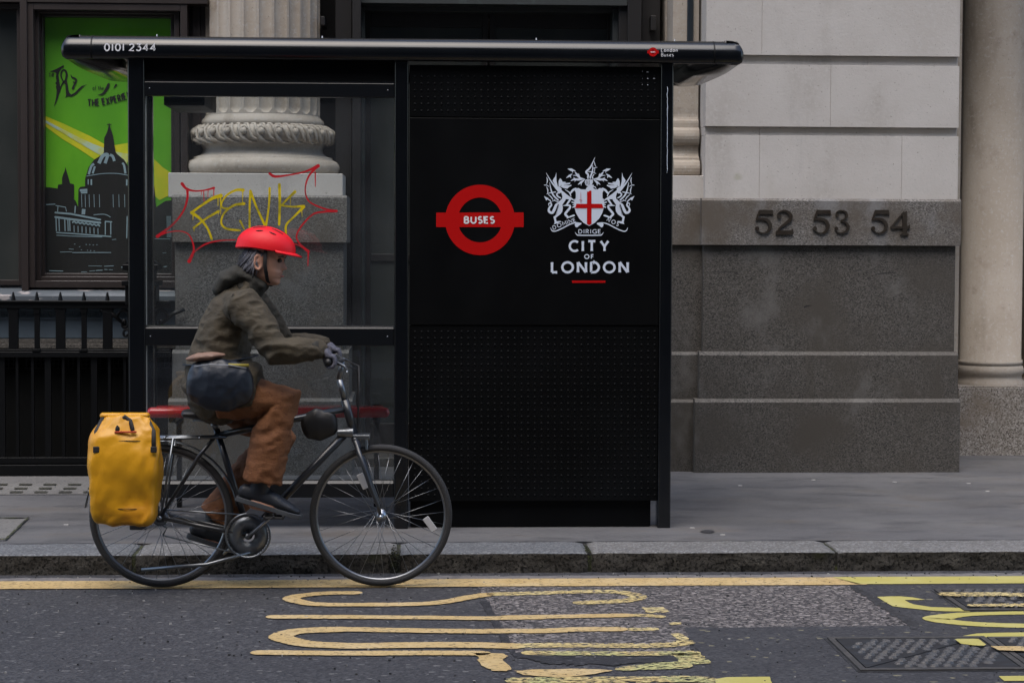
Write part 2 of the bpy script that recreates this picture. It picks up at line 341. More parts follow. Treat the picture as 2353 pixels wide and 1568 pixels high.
M['slab'] = mat('paving_slab', (.135,.13,.125), .8, var=[(2,5,(.17,.165,.155),.4,.7,I1),(70,2,(.08,.08,.075),.58,.66,I1)], bump=[(60,4,.25,I1)])
M['moss'] = mat('moss_joint', (.030,.034,.015), .95, var=[(40,4,(.09,.10,.035),.5,.7,I1),(9,3,(.015,.014,.012),.45,.6,I1)], bump=[(90,4,.8,I1)])
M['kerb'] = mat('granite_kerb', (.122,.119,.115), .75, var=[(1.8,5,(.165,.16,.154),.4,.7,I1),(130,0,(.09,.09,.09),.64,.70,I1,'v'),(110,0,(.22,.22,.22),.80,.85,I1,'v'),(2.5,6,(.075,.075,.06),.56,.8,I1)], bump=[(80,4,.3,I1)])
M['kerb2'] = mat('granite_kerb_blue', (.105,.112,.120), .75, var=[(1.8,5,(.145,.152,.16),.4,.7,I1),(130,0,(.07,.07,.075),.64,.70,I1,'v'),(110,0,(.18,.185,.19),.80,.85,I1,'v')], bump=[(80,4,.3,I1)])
M['kerbf'] = mat('rough_kerb_face', (.050,.046,.040), .92, spec=.2, var=[(14,6,(.095,.088,.075),.52,.75,I1),(60,4,(.015,.014,.012),.5,.60,I1),(3,5,(.032,.034,.016),.60,.8,I1)], bump=[(45,6,1.0,I1),(14,5,1.0,I1)])  # darker than the top: shadow as well as dirt put into the colour
M['yold'] = mat('faded_yellow_road_paint', (.46,.325,.14), .7, var=[(5,5,(.52,.39,.20),.4,.7,I1),(40,4,(.34,.25,.11),.58,.70,(1,2.5,1))], alpha=(38,8,.37,.42,(1,2.6,1)), bump=[(90,3,.15,I1)])
M['yworn'] = mat('worn_yellow_road_paint', (.52,.40,.17), .7, var=[(5,5,(.60,.50,.24),.4,.7,I1),(40,4,(.30,.24,.11),.55,.70,(1,2.5,1))], alpha=(42,8,.45,.50,(1,2.4,1)))
M['ypale'] = mat('faint_yellow_green_paint', (.42,.40,.17), .7, var=[(6,5,(.52,.40,.17),.45,.6,I1)], alpha=(36,8,.44,.51,(1,2.4,1)))
M['ynew'] = mat('bright_yellow_road_paint', (.42,.37,.10), .6, var=[(4,5,(.47,.42,.15),.4,.7,I1),(40,4,(.40,.34,.08),.62,.74,(1,2.5,1))], alpha=(30,6,.26,.33,(1,2.5,1)))
M['iron'] = mat('cast_iron_cover', (.105,.10,.098), .5, .2, var=[(9,5,(.07,.075,.085),.45,.7,(1,2,1)),(60,3,(.15,.14,.13),.6,.72,I1)], bump=[(120,3,.3,I1)])
M['ironf'] = mat('cast_iron_frame', (.045,.043,.042), .6, var=[(30,4,(.075,.07,.066),.5,.7,I1)])
M['irond'] = mat('cast_iron_recess', (.012,.012,.014), .7, var=[(9,5,(.020,.024,.030),.45,.7,(1,2,1))])
M['black'] = mat('gloss_black_paint', (.0028,.0034,.0045), .20, spec=.45, coat=.12, var=[(1.2,5,(.0048,.006,.008),.45,.75,I1)], rvar=.05, bump=[(9,3,.012,I1)])
M['satin'] = mat('satin_black_paint', (.0030,.0038,.0052), .30, spec=.5)
M['blackm'] = mat('black_panel', (.0014,.0016,.0019), .5, spec=.11, var=[(1.4,5,(.0026,.0031,.0038),.45,.75,I1)], rvar=.06)
M['ceil'] = mat('ceiling_panel', (.012,.012,.013), .09)
M['chrome'] = mat('bright_metal', (.36,.38,.41), .3, 1)
M['alu'] = mat('dull_aluminium', (.22,.235,.25), .4, 1, var=[(20,3,(.15,.16,.17),.5,.7,I1)])
M['red'] = mat('red_vinyl', (.44,.0015,.0015), .5, spec=.2)
M['redp'] = mat('red_gloss_seat', (.62,.012,.018), .22, coat=.4)
M['white'] = mat('pale_grey_vinyl', (.60,.66,.76), .5)
M['whitet'] = mat('white_vinyl', (.72,.72,.74), .5)
M['glass'] = glassmat('shelter_glass', dirt=.022)
M['wglass'] = glassmat('window_glass', tint=(.93,.95,.94), dirt=.008, dcol=(.3,.33,.34))
M['rgraf'] = mat('red_paint_marker', (.47,.010,.018), .35, var=[(16,3,(.26,.03,.035),.5,.7,I1)])
M['ygraf'] = mat('yellow_paint_marker', (.62,.47,.005), .35, var=[(14,3,(.34,.28,.012),.45,.65,I1)])
M['num'] = mat('bronze_numerals', (.040,.030,.022), .42, .5, var=[(9,4,(.055,.046,.036),.4,.7,I1)])
# ================================================================== setting: road, pavement, kerb
KF, KB, PZ = 9.22, 9.54, 0.10
mb = MB().add([(-90,-60,0),(90,-60,0),(90,KF+.2,0),(-90,KF+.2,0)], [(0,1,2,3)])
obj('road', mb, M['road'], kind='structure')
mb = MB().box(-90, 90, KB+.006, 16, -.3, PZ); obj('pavement', mb, M['pave'], kind='structure')
mb = MB().box(-90, 90, -60, -.9, .004, .10); obj('pavement', mb, M['pave'], kind='structure')
f8, f7, f6 = (2383,1850,.5525), (1200,1850,.5525), (0,1850,.5525)
def flat(name, fr, pts, z, mt, sub=0, rough=0, kind='structure', closed=True):
    P = []
    n = len(pts)
    for i in range(n):
        a, b = Vector(pts[i]), Vector(pts[(i+1) % n]); k = max(1, sub)
        for j in range(k):
            p = a+(b-a)*(j/k)
            if sub: p += Vector((random.uniform(-rough,rough), random.uniform(-rough,rough)*.35))
            P.append(p)
    d = Decal(onroad(z, fr), 0); d.poly(P); return obj(name, d.mb, mt, kind=kind)
# pink chipping surface between the two tarmac patches, and the newer patch on the right
flat('road_patch', f7, [(940,470),(3480,440),(3800,720),(2400,738),(2310,760),(2330,905),(1185,905),(1100,720)], .0012, M['chip'], 14, 7)
flat('road_patch', f8, [(1215,455),(2700,440),(4200,1500),(420,1500),(300,960),(205,850),(140,733),(1640,722),(1500,640)], .0024, M['roadp'], 10, 6)
flat('tar_seam', f7, [(955,560),(1010,560),(1075,690),(1180,880),(1160,905),(1120,860),(1050,740)], .0036, M['tar'], 6, 5)
d = Decal(onroad(.0036, f8), 0); d.stroke([(1235,470),(1330,520),(1430,590),(1530,650),(1640,715)], [20,34,30,36,60], jit=9); obj('tar_seam', d.mb, M['tar'], kind='structure')
d = Decal(onroad(.0036, f7), 0); d.stroke([(1180,905),(1320,930),(1500,942),(1700,950),(2240,945),(2300,990)], [30,46,50,50,40,20], jit=12); obj('tar_seam', d.mb, M['tar'], kind='structure')
# gutter strip between kerb and line
mb = MB(); xs = [-6+.06*i for i in range(260)]
vs = []
for x in xs: vs += [(x, 9.045+random.uniform(-.004,.004), .0014), (x, 9.135+.02*noise.noise(Vector((x*3,0,0)))+random.uniform(-.012,.012), .0014)]
mb.add(vs, [(2*i,2*i+2,2*i+3,2*i+1) for i in range(len(xs)-1)]); obj('gutter', mb, M['gutter'], kind='structure')

# kerb stones, each with a rough split face
def kerb_stone(x0, x1, mt, label, seed):
    t = thing('kerb_stone', label, 'kerb stone', ((x0+x1)/2, KF, 0), 'kerb stones along the road edge')
    nx = max(6, int((x1-x0)/.022)); prof = []
    for i in range(9): prof.append((0, -.03+i*(.095+.03)/8, 1))
    prof += [(.004,.0975,.6),(.012,.1005,.25)]
    for i in range(1,10): prof.append((.012+i*(KB-KF-.012)/9, .1015, .1))
    vs = []; k = len(prof); fs = []; fs2 = []
    for i in range(nx+1):
        x = x0+(x1-x0)*i/nx; e = min(i, nx-i)
        er = max(0, 1-e/2.0)
        for (dy, z, a) in prof:
            q = Vector((x*9+seed*13, dy*14, z*16)); n1 = noise.noise(q)+.6*noise.noise(q*2.7)
            big = noise.noise(Vector((x*1.7+seed*5, 3, 0)))
            y = KF+dy+a*(n1*.011+big*.006)+er*.012*a+(er*.006 if a > .2 else 0)
            zz = z+(.0015*n1 if a < .5 else 0)-(er*.008 if z > .09 else 0)-(.004*abs(n1) if .2 <= a < .9 else 0)
            xx = x+(1 if i == 0 else -1 if i == nx else 0)*.004*abs(n1)
            vs.append((xx, y, zz))
    for i in range(nx):
        for j in range(k-1): (fs if j < 8 else fs2).append((i*k+j, (i+1)*k+j, (i+1)*k+j+1, i*k+j+1))
    o = len(vs)
    for i in (0, nx):
        x = vs[i*k][0]; fs2.append([i*k+j for j in range(k)]+[len(vs)]); vs.append((x, KB, -.03))
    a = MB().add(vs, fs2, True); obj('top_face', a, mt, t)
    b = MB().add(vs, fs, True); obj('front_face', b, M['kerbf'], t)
ks = [(-7.2,-4.3), (-4.29,-1.385), (-1.365,-.105), (-.088,.842), (.858,2.075), (2.088,4.9)]
kl = ['rough granite kerb stone cut off by the left edge of the photo, beside the mossy paving slab', None]
jx = [gx(318,9.4,1255), gx(915,9.4,1255), gx(1348,9.4,1255), gx(1905,9.4,1250)]
for i, (a, b, mt, lb) in enumerate([
    (-6.5, jx[0]-.008, 'kerb2', 'bluish granite kerb stone running off the left edge, behind the rear bicycle wheel'),
    (jx[0]+.010, jx[1]-.008, 'kerb', 'pale granite kerb stone below the shelter glass, between the two bicycle wheels'),
    (jx[1]+.010, jx[2]-.009, 'kerb2', 'short kerb stone with a mossy left joint, below the roundel side of the black panel'),
    (jx[2]+.009, jx[3]-.007, 'kerb', 'long grey kerb stone below the right end of the shelter'),
    (jx[3]+.007, 6.5, 'kerb', 'granite kerb stone running off the right edge, behind the bright yellow line')]):
    kerb_stone(a, b, M[mt], lb, i)
mb = MB()
for i in range(len(xs)):
    pass
def joint(x, wd, seed):          # moss and dirt packed in a joint
    b = MB()
    b.box(x-wd/2, x+wd/2, KF+.022, KB, -.02, .090); return b
mj = MB()
for j, x in enumerate(jx): mj.v += joint(x, .03, j).v; mj.f += [[i+8*j for i in f] for f in joint(x,.03,j).f]; mj.sm += [False]*6
o = obj('kerb_joint', mj, M['moss'], kind='structure')
# moss growing over the second joint
def clump(name, c, n, sx, sy, sz, r, mt, label):
    b = MB()
    for i in range(n):
        p = Vector((random.gauss(0,sx), random.gauss(0,sy), random.gauss(0,sz)))+Vector(c); q = r*random.uniform(.5,1.3)
        b.ball(p, q, 3, (1.4,1,.8))
    return tag(obj(name, b, mt), label, 'moss')
clump('moss_clump', (jx[1]-.018, KF+.004, .062), 420, .011, .004, .026, .0032, M['moss'], 'green moss growing down the kerb joint behind the front bicycle wheel')
clump('moss_clump', (jx[2]-.004, KF+.05, .097), 160, .005, .05, .004, .003, M['moss'], 'small tuft of green moss in the kerb joint in front of the black panel')
d = Decal(lambda x,y,k: Vector((x,y,PZ+.003+k)), 0)
d.stroke([(-6.5+.05*i, KB+.007+.004*noise.noise(Vector((i*.35,2,0)))) for i in range(260)], .011, smooth=False, jit=.003); obj('kerb_joint', d.mb, M['tar'], kind='structure')

# paving slab at far left and lights set in the pavement
fz2 = (0,1400,.42535)
def onpave(z, fr):
    x0,y0,s_ = fr
    return lambda x, y, k: onz((x0+x*s_)*.63861, (y0+y*s_)*.63861, z+k)
d = Decal(onpave(PZ+.004, fz2), 0); d.poly([(-700,1082),(238,1082),(50,1258),(-900,1262)])
tag(obj('paving_slab', d.mb, M['slab']), 'pale stone slab with mossy edges set in the pavement at far left', 'paving slab')
d = Decal(onpave(PZ+.0085, fz2), 0); d.stroke([(-700,1083),(100,1083),(240,1081)], 6, jit=1.5); d.stroke([(242,1080),(150,1168),(52,1260)], [10,14,16], jit=4); d.stroke([(52,1262),(-900,1266)], 7, jit=2)
obj('slab_joint', d.mb, M['moss'], kind='structure')
pl = thing('pavement_light', 'row of slotted pavement lights at the foot of the black railings', 'pavement light', onz(40,1110,PZ))
d = Decal(onpave(PZ+.004, fz2), 0); d.poly([(-900,735),(1060,732),(1000,884),(-1100,890)]); obj('surround', d.mb, M['slab'], pl)
M['slot'] = mat('dark_slot', (.055,.055,.042), .5, var=[(30,3,(.035,.034,.03),.45,.6,I1)])
d = Decal(onpave(PZ+.008, fz2), 0)
for r, (y, h, off) in enumerate([(801,14,0),(834,14,-40),(865,14,-78)]):
    for c in range(-4,5):
        x = 220+off+c*207; d.poly([(x-54,y-h/2),(x+54,y-h/2),(x+46,y+h/2),(x-62,y+h/2)])
obj('slot', d.mb, M['slot'], pl)

# ------------------------------------------------------------------ painted markings
m1 = (900,2050,.42499)
def mark(name, label, mt, z, grp=None):
    d = Decal(onroad(z), .00003)
    def fin(): return tag(obj(name, d.mb, M[mt]), label, 'road marking', grp)
    return d, fin
def rs(d, fr, pts, w, jit=.003, z=.0):      # stroke of constant width on the ground itself
    x0,y0,s_ = fr; P = [onz((x0+x*s_)*.63861,(y0+y*s_)*.63861,0) for x,y in pts]
    Q, W = spline([(p.x,p.y) for p in P], [w]*len(P) if not isinstance(w,(list,tuple)) else w, 10)
    out = []; wo = []
    for i in range(len(Q)-1):
        a, b = Q[i], Q[i+1]; k = max(1, int((b-a).length/.02))
        for j in range(k): out.append(a+(b-a)*(j/k)); wo.append(W[i]+(W[i+1]-W[i])*j/k)
    out.append(Q[-1]); wo.append(W[-1]); e = Decal(lambda x,y,k: Vector((x,y,d.zz+k)), .00003); e.k = d.k+1; d.k += 1
    e.stroke(out, wo, smooth=False, jit=jit); o = len(d.mb.v); d.mb.v += e.mb.v; d.mb.f += [[i+o for i in f] for f in e.mb.f]; d.mb.sm += e.mb.sm
def rp(d, fr, pts, sub=8, rough=4):
    x0,y0,s_ = fr; P = []
    n = len(pts)
    for i in range(n):
        a, b = Vector(pts[i]), Vector(pts[(i+1)%n])
        for j in range(sub):
            p = a+(b-a)*(j/sub)+Vector((random.uniform(-rough,rough)*2, random.uniform(-rough,rough)*.4)); P.append(onz((x0+p.x*s_)*.63861,(y0+p.y*s_)*.63861,d.zz+(d.k+1)*.00003))
    d.k += 1; d.mb.add(P, [list(range(len(P)))])
ZM = .005
d, fin = mark('yellow_line', 'long faded ochre line along the gutter under the bicycle wheels', 'yold', ZM); d.zz = ZM
xe = onz(1935,1340,0).x
d.mb = MB(); n = 200; vs = []
for i in range(n+1):
    x = -8+(xe+.11+8)*i/n; wob = .008*noise.noise(Vector((x*1.3,0,5))); vs += [(x,8.835+wob+random.uniform(-.002,.002),ZM),(x,9.035+wob+random.uniform(-.002,.002),ZM)]
d.mb.add(vs, [(2*i,2*i+2,2*i+3,2*i+1) for i in range(n)]); fin()
d, fin = mark('yellow_line', 'bright fresh yellow line along the gutter at the right edge', 'ynew', ZM)
d.mb = MB(); vs = []
for i in range(81):
    x = xe-.015+.08*i; vs += [(x+(.10 if i == 0 else 0),8.845+random.uniform(-.002,.002),ZM+.0004),(x,9.035+random.uniform(-.002,.002),ZM+.0004)]
d.mb.add(vs, [(2*i,2*i+2,2*i+3,2*i+1) for i in range(80)]); fin()
G1 = 'large worn ochre letters painted on the road'
d, fin = mark('road_letter', 'ochre hook-shaped letter nearest the yellow line, below the front bicycle wheel', 'yold', ZM, G1); d.zz = ZM
rs(d, m1, [(880,197),(740,198),(600,203),(420,222),(348,244),(400,268),(560,293),(900,297),(1400,292),(1650,272),(1850,235),(1995,212)], .080); fin()
d, fin = mark('road_letter', 'worn ochre curl on the pink chippings nearest the yellow line', 'yworn', ZM, G1); d.zz = ZM
rs(d, f7, [(1045,522),(1300,516),(1700,505),(1880,512),(1985,540),(1880,566),(1610,578)], .080); rp(d, f7, [(2010,602),(2150,600),(2185,632),(2040,638)]); fin()
d, fin = mark('road_letter', 'long straight ochre stroke crossing from tarmac to pink chippings', 'yold', ZM, G1); d.zz = ZM
rs(d, m1, [(205,400),(900,402),(1500,407),(2000,412),(2450,406)], .078); rs(d, f7, [(1130,673),(1400,669),(1700,664),(1900,660)], .078); fin()
d, fin = mark('road_letter', 'worn flakes of ochre paint at the right end of the pink chippings', 'yworn', ZM, G1); d.zz = ZM
rs(d, f7, [(1900,662),(2010,660),(2120,668)], .06, .003); rp(d, f7, [(2180,700),(2265,698),(2262,712),(2195,714)]); rs(d, f7, [(1955,752),(2070,750)], .065, .003)
rs(d, f7, [(2235,785),(2275,812)], .05, .003); rs(d, f7, [(1220,858),(1500,855),(2000,858),(2200,850),(2290,836)], .085, .003); fin()
d, fin = mark('road_letter', 'ochre letter like a long narrow loop open to the right', 'yold', ZM, G1); d.zz = ZM
rs(d, f7, [(1850,750),(1600,752),(1350,762),(1150,762),(900,764),(400,757),(120,752),(-60,758)], .088)
rs(d, m1, [(760,507),(560,512),(360,528),(262,568),(350,604),(520,632),(900,646),(1500,638),(1900,640),(2215,648)], .105); fin()
d, fin = mark('road_letter', 'ochre stroke ending in a blob, nearest the bottom of the photo', 'yold', ZM, G1); d.zz = ZM
rs(d, m1, [(85,703),(900,709),(1500,706),(1950,708)], .082)
rp(d, m1, [(1890,695),(2130,700),(2180,722),(2140,755),(2220,830),(2170,850),(2050,845),(1960,800),(1920,760),(1935,735)], 5, 5); fin()
d, fin = mark('road_letter', 'ochre crescent on the dark seam at the bottom of the photo', 'yold', ZM, G1); d.zz = ZM
rp(d, f7, [(1180,1015),(1300,1005),(1600,1000),(1820,1010),(1700,1035),(1500,1055),(1350,1050),(1230,1040)], 6, 4); fin()
d, fin = mark('road_letter', 'faint greenish stroke with a pale blob at its right end', 'ypale', ZM, G1); d.zz = ZM
rs(d, f7, [(1280,905),(1700,909),(2000,910),(2330,905)], .075, .003); rp(d, f8, [(60,898),(245,900),(320,965),(130,975)], 6, 5)
rs(d, f7, [(1870,1012),(2050,996),(2240,985)], [.05,.10,.12], .003); fin()
d, fin = mark('road_letter', 'faded stroke along the bottom edge of the photo, left of the bright block', 'ypale', ZM, G1); d.zz = ZM
rs(d, f7, [(1200,1085),(1500,1083),(1900,1080),(2330,1075),(2420,1082)], .10, .003); fin()
G2 = 'bright yellow letters freshly painted on the road'
d, fin = mark('road_letter', 'short bright yellow block at the bottom edge, left of the manhole', 'ynew', ZM, G2); d.zz = ZM
rp(d, f8, [(340,1068),(420,1055),(695,1052),(722,1110),(350,1110)], 5, 2); fin()
m3 = (2900,2050,.33277)
d, fin = mark('road_letter', 'bright yellow C-shaped letter beside the far manhole cover', 'ynew', ZM, G2); d.zz = ZM
rp(d, m3, [(765,285),(880,279),(1020,279),(1150,290),(1290,315),(1200,318),(1062,318),(1100,340),(1160,366),(1350,395),(1560,400),(1690,405),(1770,442),(1500,440),(1350,432),(1180,414),(1050,400),(930,385)], 3, 1.5); fin()
d, fin = mark('road_letter', 'bright yellow O-shaped letter cut by the right edge of the photo', 'ynew', ZM, G2); d.zz = ZM
rs(d, m3, [(3400,500),(3200,482),(2800,470),(2353,470),(1900,478),(1640,492),(1405,532),(1600,570),(1900,594),(2353,608),(2800,608),(3200,590),(3400,500)], [.12,.075,.068,.068,.068,.085,.118,.095,.09,.088,.088,.088,.12], .002); fin()
d, fin = mark('road_letter', 'bright yellow curved letter beginning on the corner of the near manhole cover', 'ynew', ZM, G2); d.zz = ZM
rp(d, m3, [(1640,730),(1700,705),(1840,680),(2100,671),(2900,665),(2900,712),(2353,714),(1990,726),(1800,729)], 4, 1.5); d.zz = .0195
rp(d, m3, [(1605,744),(1640,736),(1860,738),(1945,800),(1920,812),(1800,806),(1670,788)], 4, 2); fin()
d, fin = mark('road_letter', 'bright yellow block in the bottom right corner of the photo', 'ynew', ZM, G2); d.zz = ZM
rp(d, m3, [(2080,1140),(2353,1136),(2900,1136),(2900,1190),(2140,1192)], 4, 1.5); fin()

# ------------------------------------------------------------------ manhole covers
def manhole(cs, label, seam, studs):
    c = [onz((2900+x*.33277)*.63861, (2050+y*.33277)*.63861, 0) for x, y in cs]
    x0 = (c[0].x+c[3].x)/2; x1 = (c[1].x+c[2].x)/2; y1 = (c[0].y+c[1].y)/2; y0 = (c[2].y+c[3].y)/2
    t = thing('manhole_cover', label, 'manhole cover', ((x0+x1)/2,(y0+y1)/2,0), 'square iron manhole covers in the road')
    fw = .026; z = .012
    f = MB(); f.box(x0,x1,y0,y0+fw,0,z); f.box(x0,x1,y1-fw,y1,0,z); f.box(x0,x0+fw,y0+fw,y1-fw,0,z); f.box(x1-fw,x1,y0+fw,y1-fw,0,z)
    obj('frame', f, M['ironf'], t, .002, 1)
    g = MB().box(x0-.012,x1+.012,y0-.012,y1+.012,0,.0042); obj('tar_bed', g, M['tar'], t)
    a, b, cc, dd = (x0+fw+.006,y0+fw+.006),(x1-fw-.006,y0+fw+.006),(x1-fw-.006,y1-fw-.006),(x0+fw+.006,y1-fw-.006)
    e = .003
    tri = [[(a[0],a[1]),(b[0]-e*2,b[1]),(0,0)],[]]
    # two triangular halves split along the diagonal from near-left to far-right
    h1 = [(a[0]+2*e,a[1]),(b[0],b[1]),(cc[0],cc[1]-2*e)]; h2 = [(a[0],a[1]+2*e),(cc[0]-2*e,cc[1]),(dd[0],dd[1])]
    def inside(p, T):
        s_ = [(T[(i+1)%3][0]-T[i][0])*(p[1]-T[i][1])-(T[(i+1)%3][1]-T[i][1])*(p[0]-T[i][0]) for i in range(3)]
        return all(q > .006 for q in s_) or all(q < -.006 for q in s_)
    mid = ((x0+x1)/2,(y0+y1)/2)
    for T in (h1, h2):
        q = MB().prism(T, 'z', .0044, .0100)
        st = .050; nx = int((x1-x0)/st)+1; ny = int((y1-y0)/st)+1
        for i in range(nx):
            for j in range(ny):
                p = (x0+fw+st*(i+.5+(j%2)*.5), y0+fw+st*(j+.5))
                r_ = sqrt((p[0]-mid[0])**2+(p[1]-mid[1])**2)
                if not (inside((p[0]-.012,p[1]), T) and inside((p[0]+.012,p[1]), T)) : continue
                if studs and .29 < r_ < .37: continue
                w_, h_ = .020+.004*random.random(), .0125
                an = (pi/5 if (i+j) % 2 else -pi/5); ca, sa = cos(an), sin(an)
                pts = [(p[0]+u_*ca-v_*sa, p[1]+u_*sa+v_*ca) for u_, v_ in [(-w_,0),(-w_*.4,-h_),(w_*.6,-h_),(w_,0),(w_*.4,h_),(-w_*.6,h_)]]
                top = [(mid_[0],mid_[1]) for mid_ in pts]
                n0 = 6; q.add([(P_[0],P_[1],.0099) for P_ in pts]+[(p[0]+(P_[0]-p[0])*.72,p[1]+(P_[1]-p[1])*.72,.0175) for P_ in pts], [[6,7,8,9,10,11]]+[(k,(k+1)%6,6+(k+1)%6,6+k) for k in range(6)])
        second(obj('cover_half', q, M['iron'], t), M['irond'], set(range(5)))
    return t, (x0,x1,y0,y1)
mh1, r1 = manhole([(190,745),(2000,738),(2353,1095),(610,1095)], 'large rusty iron manhole cover with a diagonal seam, near the bottom right corner', 1, True)
mh2, r2 = manhole([(1290,222),(3000,215),(3560,445),(1790,445)], 'iron manhole cover close to the yellow line, streaked with old orange paint', 1, False)
mh3, r3 = manhole([(2010,738),(3500,738),(4200,1095),(2370,1095)], 'iron manhole cover cut off by the right edge, crossed by pale yellow paint', 1, False)
d, fin = mark('paint_streak', 'worn orange paint streak across the far manhole cover', 'yworn', .0195); d.zz = .0195
rs(d, m3, [(1520,300),(1800,303),(2100,298),(2270,305),(2600,300)], .09, .004); fin()
d, fin = mark('paint_streak', 'pale broken paint streak at the near edge of the far manhole cover', 'yworn', .0195); d.zz = .0195
rs(d, m3, [(1810,421),(2020,419)], .06, .004); rs(d, m3, [(2130,420),(2353,418),(2800,415)], .07, .004); fin()
d, fin = mark('paint_streak', 'pale yellow paint strip on the manhole cover cut by the right edge', 'yold', .0195); d.zz = .0195
rp(d, m3, [(1990,815),(2353,818),(2900,818),(2900,862),(2353,868),(2080,860)], 5, 2.5); fin()

# scattered litter flecks and pebbles on the ground: nobody could count them
g = MB()
for i in range(420):
    u = random.uniform(0,2352); v = random.choice([random.uniform(1330,1568), random.uniform(1352,1568), random.gauss(1322,6)])
    p = onz(u, min(max(v,1318),1566), .0); r_ = random.uniform(.0012,.0042)
    g.add([(p.x+r_*1.5*cos(a)*random.uniform(.6,1.3), p.y+r_*sin(a)*random.uniform(.6,1.3), .0005+(.0065 if k else 0)) for k in (0,1) for a in [j*pi/2.5 for j in range(5)]], [[5,6,7,8,9]]+[(j,(j+1)%5,5+(j+1)%5,5+j) for j in range(5)])
M['grit'] = mat('grit', (.085,.085,.088), .8, var=[(4,1,(.035,.035,.035),.45,.5,I1),(5,1,(.34,.33,.31),.58,.60,I1)])
o = obj('grit', g, M['grit']); o['kind'] = 'stuff'; o['label'] = 'grit and small litter flecks strewn on the road'; o['category'] = 'grit'
d = Decal(lambda x,y,k: onz(x,y,PZ+.004), 0); P = onz(1626,1219,PZ)
d.poly([(1626+17*cos(a)*random.uniform(.85,1.1),1219.5+3.6*sin(a)) for a in [j*pi/8 for j in range(16)]])
tag(obj('drain_cap', d.mb, M['tar']), 'small round black cap in the pavement right of the shelter', 'cap')
g = MB()
for (u,v,a) in [(2055,1107,0),(2225,1110,0),(2268,1128,0),(1700,1115,0),(1660,1228,.2),(1868,1102,0),(1590,1212,.1),(232,1161,0),(262,1162,0),(152,1205,0),(1130,1196,0)]:
    p = onz(u,v,PZ); g.box(p.x-.012,p.x+.012,p.y-.006,p.y+.006,PZ,PZ+.003)
M['litter'] = mat('litter', (.5,.49,.46), .8)
o = obj('litter', g, M['litter']); o['kind'] = 'stuff'; o['label'] = 'pale scraps of litter on the pavement'; o['category'] = 'litter'

M['damp'] = mat('damp_stain', (.030,.030,.034), .45)
for (u,v,a,b_,lb) in [(285,1183,34,5.5,1),(232,1191,20,2.2,2)]:
    d = Decal(lambda x,y,k: onz(x,y,PZ+.0015), 0); d.poly([(u+a*cos(t)*(1+.22*sin(3*t+lb)),v+b_*sin(t)*(1+.25*cos(4*t))) for t in [j*pi/14 for j in range(28)]]); obj('damp_patch', d.mb, M['damp'], kind='structure')
# ================================================================== the bank-like building
YW = 12.38
bank = thing('stone_building', 'stone and granite building front with fluted column, dark joinery and bronze numbers 52 53 54', 'building', (0.5, YW, 0))
TOP = 9.5
# ---- right pier with the numbers
UA, UB = 1617, 2196
def ch(mb, x0, x1, yf, yb, z0, z1, c=.014):       # block with chamfered top edge
    mb.prism([(yf,z0),(yb,z0),(yb,z1),(yf+c,z1),(yf,z1-c)], 'x', x0, x1)
px0, px1 = gx(1617,12.47), gx(2196,12.47)
Yst, Ych, Ybd, Ypn, Yp2, Yp1 = 12.47, 12.51, 12.435, 12.475, 12.42, 12.385
def zz(v, Y, u=1900): return at(u, v, Y).z
pier = MB()
zb = zz(457,Yst); rows = [(zz(312,Yst), zb+.001, [1745,2072], Yst), (zz(150,Yst), zz(292,Yst), [1907], Yst), (zz(312,Ych), zz(292,Ych), None, Ych), (zz(150,Ych), zz(128,Ych), None, Ych)]
def course(mb, z0, z1, us, Y, x0=px0, x1=px1, dep=.5):
    xs_ = [x0]+[gx(u,Y,300) for u in us]+[x1]
    for i in range(len(xs_)-1): mb.box(xs_[i]+(.0012 if i else 0), xs_[i+1]-(.0012 if i < len(xs_)-2 else 0), Y, Y+dep, z0, z1)
    mb.box(x0+.01, x1-.01, Y+.0035, Y+dep-.02, z0+.002, z1-.002)
course(pier, zb, zz(312,Yst), [1745,2072], Yst); course(pier, zz(292,Yst), zz(150,Yst), [1907], Yst)
z = zz(128,Yst); j = 0
while z < TOP:
    course(pier, z, z+.41, [[1748],[1860,2060],[1700]][j%3], Yst); 
    course(pier, z+.412, z+.475, [[1850],[1744]][j%2], Ych, dep=.45); z += .477; j += 1
course(pier, zz(312,Yst)+.002, zz(292,Yst)-.002, [1744], Ych, dep=.45); course(pier, zz(150,Yst)+.002, zz(128,Yst)-.002, [1990], Ych, dep=.45)
pr = obj('pier', pier, M['stone'], bank, .0012, 1)
pr['label'] = 'pale limestone pier above the number band'
gb = MB(); ch(gb, gx(1610,Ybd), gx(2205,Ybd), Ybd, 12.9, zz(564,Ybd), zz(456,Ybd), .016); obj('granite_band', gb, M['granitel'], pr, .003, 1)
gp = MB(); gp.box(gx(1614,Ypn), gx(2193,Ypn), Ypn, 12.9, zz(809,Ypn), zz(564,Ypn)-.001); obj('granite_panel', gp, M['granited'], pr, .003, 1)
gq = MB(); ch(gq, gx(1607,Yp2), gx(2203,Yp2), Yp2, 12.9, zz(918,Yp2), zz(808,Yp2), .022); obj('plinth', gq, M['granited'], pr, .003, 1)
gq = MB(); ch(gq, gx(1598,Yp1), gx(2209,Yp1), Yp1, 12.9, -.05, zz(916,Yp1), .022); obj('plinth', gq, M['granited'], pr, .003, 1)
f8a = (2400,500,.5453)
d = Decal(onwall(Ypn-.0008, f8a), .00002)
